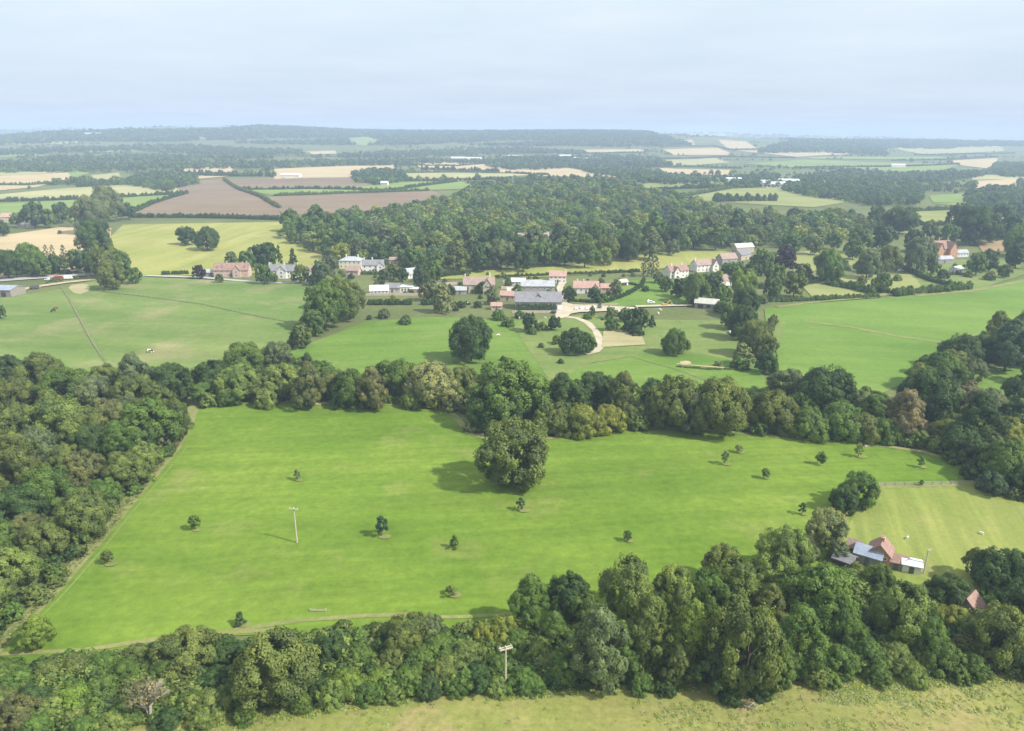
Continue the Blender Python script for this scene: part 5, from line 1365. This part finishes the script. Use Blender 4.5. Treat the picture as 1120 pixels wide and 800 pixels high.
# ------------------------------------------------------------------ animals
def quadruped(name, label, cat, px, py, rot, s, col, patch=None, graze=True, group=None):
    V = [(-.75,0,1.12), (-.35,0,1.1), (.15,0,1.08), (.6,0,1.12), (.95,0,.98 if graze else 1.4), (1.2,0,.5 if graze else 1.62), (1.42,0,.2 if graze else 1.5)]
    rad = [.27, .34, .35, .29, .19, .14, .09]
    E = [(0,1),(1,2),(2,3),(3,4),(4,5),(5,6)]
    def leg(root, x, y, hind):
        k = len(V)
        if hind: V.extend([(x + .08, y, .78), (x - .14, y, .42), (x - .06, y, .05)])
        else: V.extend([(x, y, .75), (x + .02, y, .4), (x + .02, y, .05)])
        rad.extend([.15, .08, .07]); E.extend([(root, k), (k, k+1), (k+1, k+2)])
    for y in (-.2, .2): leg(0, -.72, y, True); leg(3, .6, y, False)
    k = len(V); V.append((-1.0, 0, .95)); V.append((-1.06, 0, .5)); rad.extend([.05, .035]); E.extend([(0, k), (k, k+1)])
    me = D.meshes.new(name); me.from_pydata(V, E, [])
    o = D.objects.new(name, me); C.objects.link(o)
    m = o.modifiers.new('skin', 'SKIN')
    for i, q in enumerate(me.skin_vertices[0].data): q.radius = (rad[i], rad[i]); q.use_root = i == 1
    o.modifiers.new('sub', 'SUBSURF').levels = 1
    o.modifiers['sub'].render_levels = 1
    dg = bpy.context.evaluated_depsgraph_get()
    nm = D.meshes.new_from_object(o.evaluated_get(dg))
    o.modifiers.clear(); o.data = nm
    nm.materials.clear()
    if patch:
        mm, N, L = new_mat(name + '_coat'); b = out_bsdf(N, L, .85, .2); t = N.new('ShaderNodeTexCoord')
        L.new(mix(N, L, ramp(N, L, noise(N, L, t.outputs['Object'], 1.5, 1), .48, .52), col, patch), b.inputs['Base Color'])
    else: mm = plain_mat(name + '_coat', col, .9, .15, .15, 3)
    nm.materials.append(mm)
    o.location = at(px, py); o.rotation_euler = (0, 0, R(rot)); o.scale = (s, s, s)
    return tag(o, label, cat, group)
quadruped('cow', 'reddish-brown cow grazing in the pasture near the farm shed', 'cow', 61, 339, 200, 1.15, (.16, .07, .035))
quadruped('cow', 'black cow just below the reddish-brown one', 'cow', 58.5, 341.5, 240, 1.15, (.02, .018, .016))
quadruped('cow', 'black and white cow standing in the middle of the grazed pasture', 'cow', 164, 386, 10, 1.2, (.02, .02, .02), (.75, .73, .7))
for i, (x, y, lb) in enumerate([(512, 333, 'white sheep at the low hedge under the stone house'), (527, 333, 'white sheep near the round grey-green tree'), (568, 349, 'white sheep by the dark shrubs below the hall'), (596, 349, 'white sheep on the slope under the hall'), (545, 368, 'white sheep right of the dark lawn oak'), (709, 330, 'white sheep in the small mown paddock'), (720, 344, 'pale sheep under the straight track'), (722, 340, 'white sheep beside the pale one below the track')]):
    quadruped('sheep', lb, 'sheep', x, y, i * 47, .85, (.74, .72, .66), group='sheep on the village meadow')
quadruped('sheep', 'white sheep in the yellowish paddock', 'sheep', 992, 590, 40, .6, (.74, .72, .66))
quadruped('sheep', 'white sheep by the paddock fence side', 'sheep', 1073, 585, 120, .6, (.74, .72, .66))

# smoking stump heap at the foot of the big front tree
def brash(px, py):
    e = empty('brash_pile', at(px, py)); tag(e, 'dark pile of cut branches under the big olive tree', 'brash pile')
    r = random.Random(2); m = MB(); q = MB()
    for i in range(26):
        t = r.uniform(0, 6.28); d = r.uniform(0, 1.6); a = r.uniform(0, 6.28)
        p = Vector((math.cos(t) * d, math.sin(t) * d * .6, r.uniform(.1, .6)))
        u = Vector((math.cos(a), math.sin(a), r.uniform(-.2, .3))) * r.uniform(.5, 1.2)
        (m if i % 3 else q).tube(p - u, p + u, .07, .04, 5)
    m.build('branch', BARK, e); q.build('pale_branch', DEADWOOD, e)
brash(818, 773)
# bare rings of earth below the saplings
for t in [t for i, t in enumerate(t for t in TREES if t['kind'] == 'sapling') if i % 5 != 3]:
    p = t['p']; rr = t['W'] * random.uniform(.28, .45)
    patch('bare_patch', [(p.x + rr * .7 + rr * 1.3 * math.cos(a * .7), p.y - rr * .2 + rr * .9 * math.sin(a * .7)) for a in range(9)], M_DRYV, 4, 'dry bare ring of ground below a sapling', 'bare ground', .12)
patch('bare_patch', [(p[0], p[1]) for p in [at(945,487), at(951,486.5), at(952,489), at(946,490)]], M_GRAVEL, 4, 'small white stony patch by the belt', 'bare ground')
patch('bare_patch', [at(*q)[:2] for q in smooth_poly([(698,762),(708,760),(714,764),(708,770),(699,768)])], M_DRYV, 3, 'pale worn spot in the rough meadow', 'bare ground')
# ------------------------------------------------------------------ labels of the trees that have none of their own
ORD = ['first', 'second', 'third', 'fourth', 'fifth', 'sixth', 'seventh', 'eighth', 'ninth', 'tenth', 'eleventh', 'twelfth', 'thirteenth', 'fourteenth', 'fifteenth', 'sixteenth', 'seventeenth', 'eighteenth', 'nineteenth', 'twentieth', 'twenty-first', 'twenty-second', 'twenty-third', 'twenty-fourth']
WORD = {'round': 'rounded', 'tall': 'tall', 'spread': 'spreading', 'cone': 'conical', 'willow': 'drooping', 'poplar': 'narrow', 'bush': 'bushy'}
def label_trees():
    zones = {}
    for t in TREES:
        if not t['label']: zones.setdefault((t['zone'], t['kind']), []).append(t)
    for (z, kind), ts in zones.items():
        ws = sorted(t['W'] for t in ts); a, b = ws[len(ws) // 3], ws[2 * len(ws) // 3]
        cls = {}
        for t in ts:
            size = 'small' if t['W'] < a else 'large' if t['W'] > b else 'medium'
            key = f"{size} {t['tint']} {WORD[t['shape']]} {'shrub' if kind == 'shrub' else 'tree'}"
            cls.setdefault(key, []).append(t)
        for key, ms in cls.items():
            # picture order from the left: by bearing
            ms.sort(key=lambda t: t['p'].x / max(1, t['p'].y))
            for i, t in enumerate(ms):
                if len(ms) == 1: lb = f"the only {key} in {z}"
                elif i == 0: lb = f"leftmost {key} in {z}"
                elif i == len(ms) - 1: lb = f"rightmost {key} in {z}"
                else: lb = f"{key}, {ORD[min(i, 23)]} from the left in {z}"
                tag(t['o'], lb, 'shrub' if kind == 'shrub' else 'tree', ('shrubs in ' if kind == 'shrub' else 'trees in ') + z)
label_trees()

# ------------------------------------------------------------------ air, sky, sun, render
def haze():
    m, N, L = new_mat('haze_air')
    o = N.new('ShaderNodeOutputMaterial'); v = N.new('ShaderNodeVolumePrincipled')
    v.inputs['Color'].default_value = (*HAZE_COL, 1); v.inputs['Density'].default_value = HAZE_D
    v.inputs['Anisotropy'].default_value = 0.0
    L.new(v.outputs[0], o.inputs['Volume'])
    b = MB().box(-17500, 17500, -700, 16500, -25, 150).build('haze', m)
    tag(b, 'thin blue summer haze filling the valley', 'haze', kind='stuff')
HAZE_COL, HAZE_D = (0.51, 0.63, 0.87), 2.1e-4
haze()

SUN_EL = 44.0
to_sun = Vector((1.0, -0.45, 0)).normalized()
az = math.atan2(to_sun.x, to_sun.y)            # clockwise from +Y
sd = D.lights.new('sun', 'SUN'); sd.energy = 5.0; sd.angle = R(0.6); sd.color = (1.0, 0.955, 0.88)
so = D.objects.new('sun', sd); C.objects.link(so)
dirv = Vector((to_sun.x * math.cos(R(SUN_EL)), to_sun.y * math.cos(R(SUN_EL)), math.sin(R(SUN_EL))))
so.rotation_euler = dirv.to_track_quat('Z', 'Y').to_euler()
so.location = dirv * 300

w = D.worlds.new('World'); scene.world = w; w.use_nodes = True
N, L = w.node_tree.nodes, w.node_tree.links
N.clear()
wo = N.new('ShaderNodeOutputWorld'); bg = N.new('ShaderNodeBackground'); bg.inputs['Strength'].default_value = 0.10
sky = N.new('ShaderNodeTexSky'); sky.sky_type = 'NISHITA'; sky.sun_disc = False
sky.sun_elevation = R(SUN_EL); sky.sun_rotation = az
sky.air_density = 1.0; sky.dust_density = 1.5; sky.ozone_density = 2.0
tc = N.new('ShaderNodeTexCoord'); sx = N.new('ShaderNodeSeparateXYZ'); L.new(tc.outputs['Generated'], sx.inputs[0])
def mth(op, a, b=None, c=None):
    n = N.new('ShaderNodeMath'); n.operation = op
    for i, v in enumerate((a, b, c)):
        if v is None: continue
        if isinstance(v, (int, float)): n.inputs[i].default_value = v
        else: L.new(v, n.inputs[i])
    return n.outputs[0]
zz = mth('ADD', mth('MAXIMUM', sx.outputs[2], 0.0), 0.06)
cv = N.new('ShaderNodeCombineXYZ'); L.new(mth('DIVIDE', sx.outputs[0], zz), cv.inputs[0]); L.new(mth('DIVIDE', sx.outputs[1], zz), cv.inputs[1])
n1 = noise(N, L, cv.outputs[0], 0.55, 6, 0.55)
cl = ramp(N, L, n1, 0.36, 0.72)
veil = mth('MULTIPLY_ADD', cl, 0.10, 0.86)      # thin high cloud almost everywhere
el = ramp(N, L, sx.outputs[2], 0.0, 0.22)
cmix = mix(N, L, el, (4.4, 5.05, 6.2), (5.9, 6.65, 6.9))
cmix = mix(N, L, ramp(N, L, sx.outputs[2], 0.22, 0.75), cmix, (8.4, 8.9, 9.0))
cmix = mix(N, L, 1.0, cmix, mix(N, L, cl, (0.95, 0.965, 0.985), (1.06, 1.045, 1.02)), 'MULTIPLY')
col = mix(N, L, veil, sky.outputs[0], cmix)
L.new(col, bg.inputs['Color']); L.new(bg.outputs[0], wo.inputs['Surface'])

scene.view_settings.view_transform = 'Standard'; scene.view_settings.look = 'None'
scene.view_settings.gamma = 1.0; scene.view_settings.use_curve_mapping = False
scene.view_settings.exposure = 0.6
cy = scene.cycles
cy.max_bounces = 5; cy.diffuse_bounces = 2; cy.glossy_bounces = 1; cy.transmission_bounces = 3; cy.volume_bounces = 1; cy.transparent_max_bounces = 4
cy.use_denoising = True
try: cy.denoiser = 'OPENIMAGEDENOISE'
except Exception: pass
cy.caustics_reflective = False; cy.caustics_refractive = False
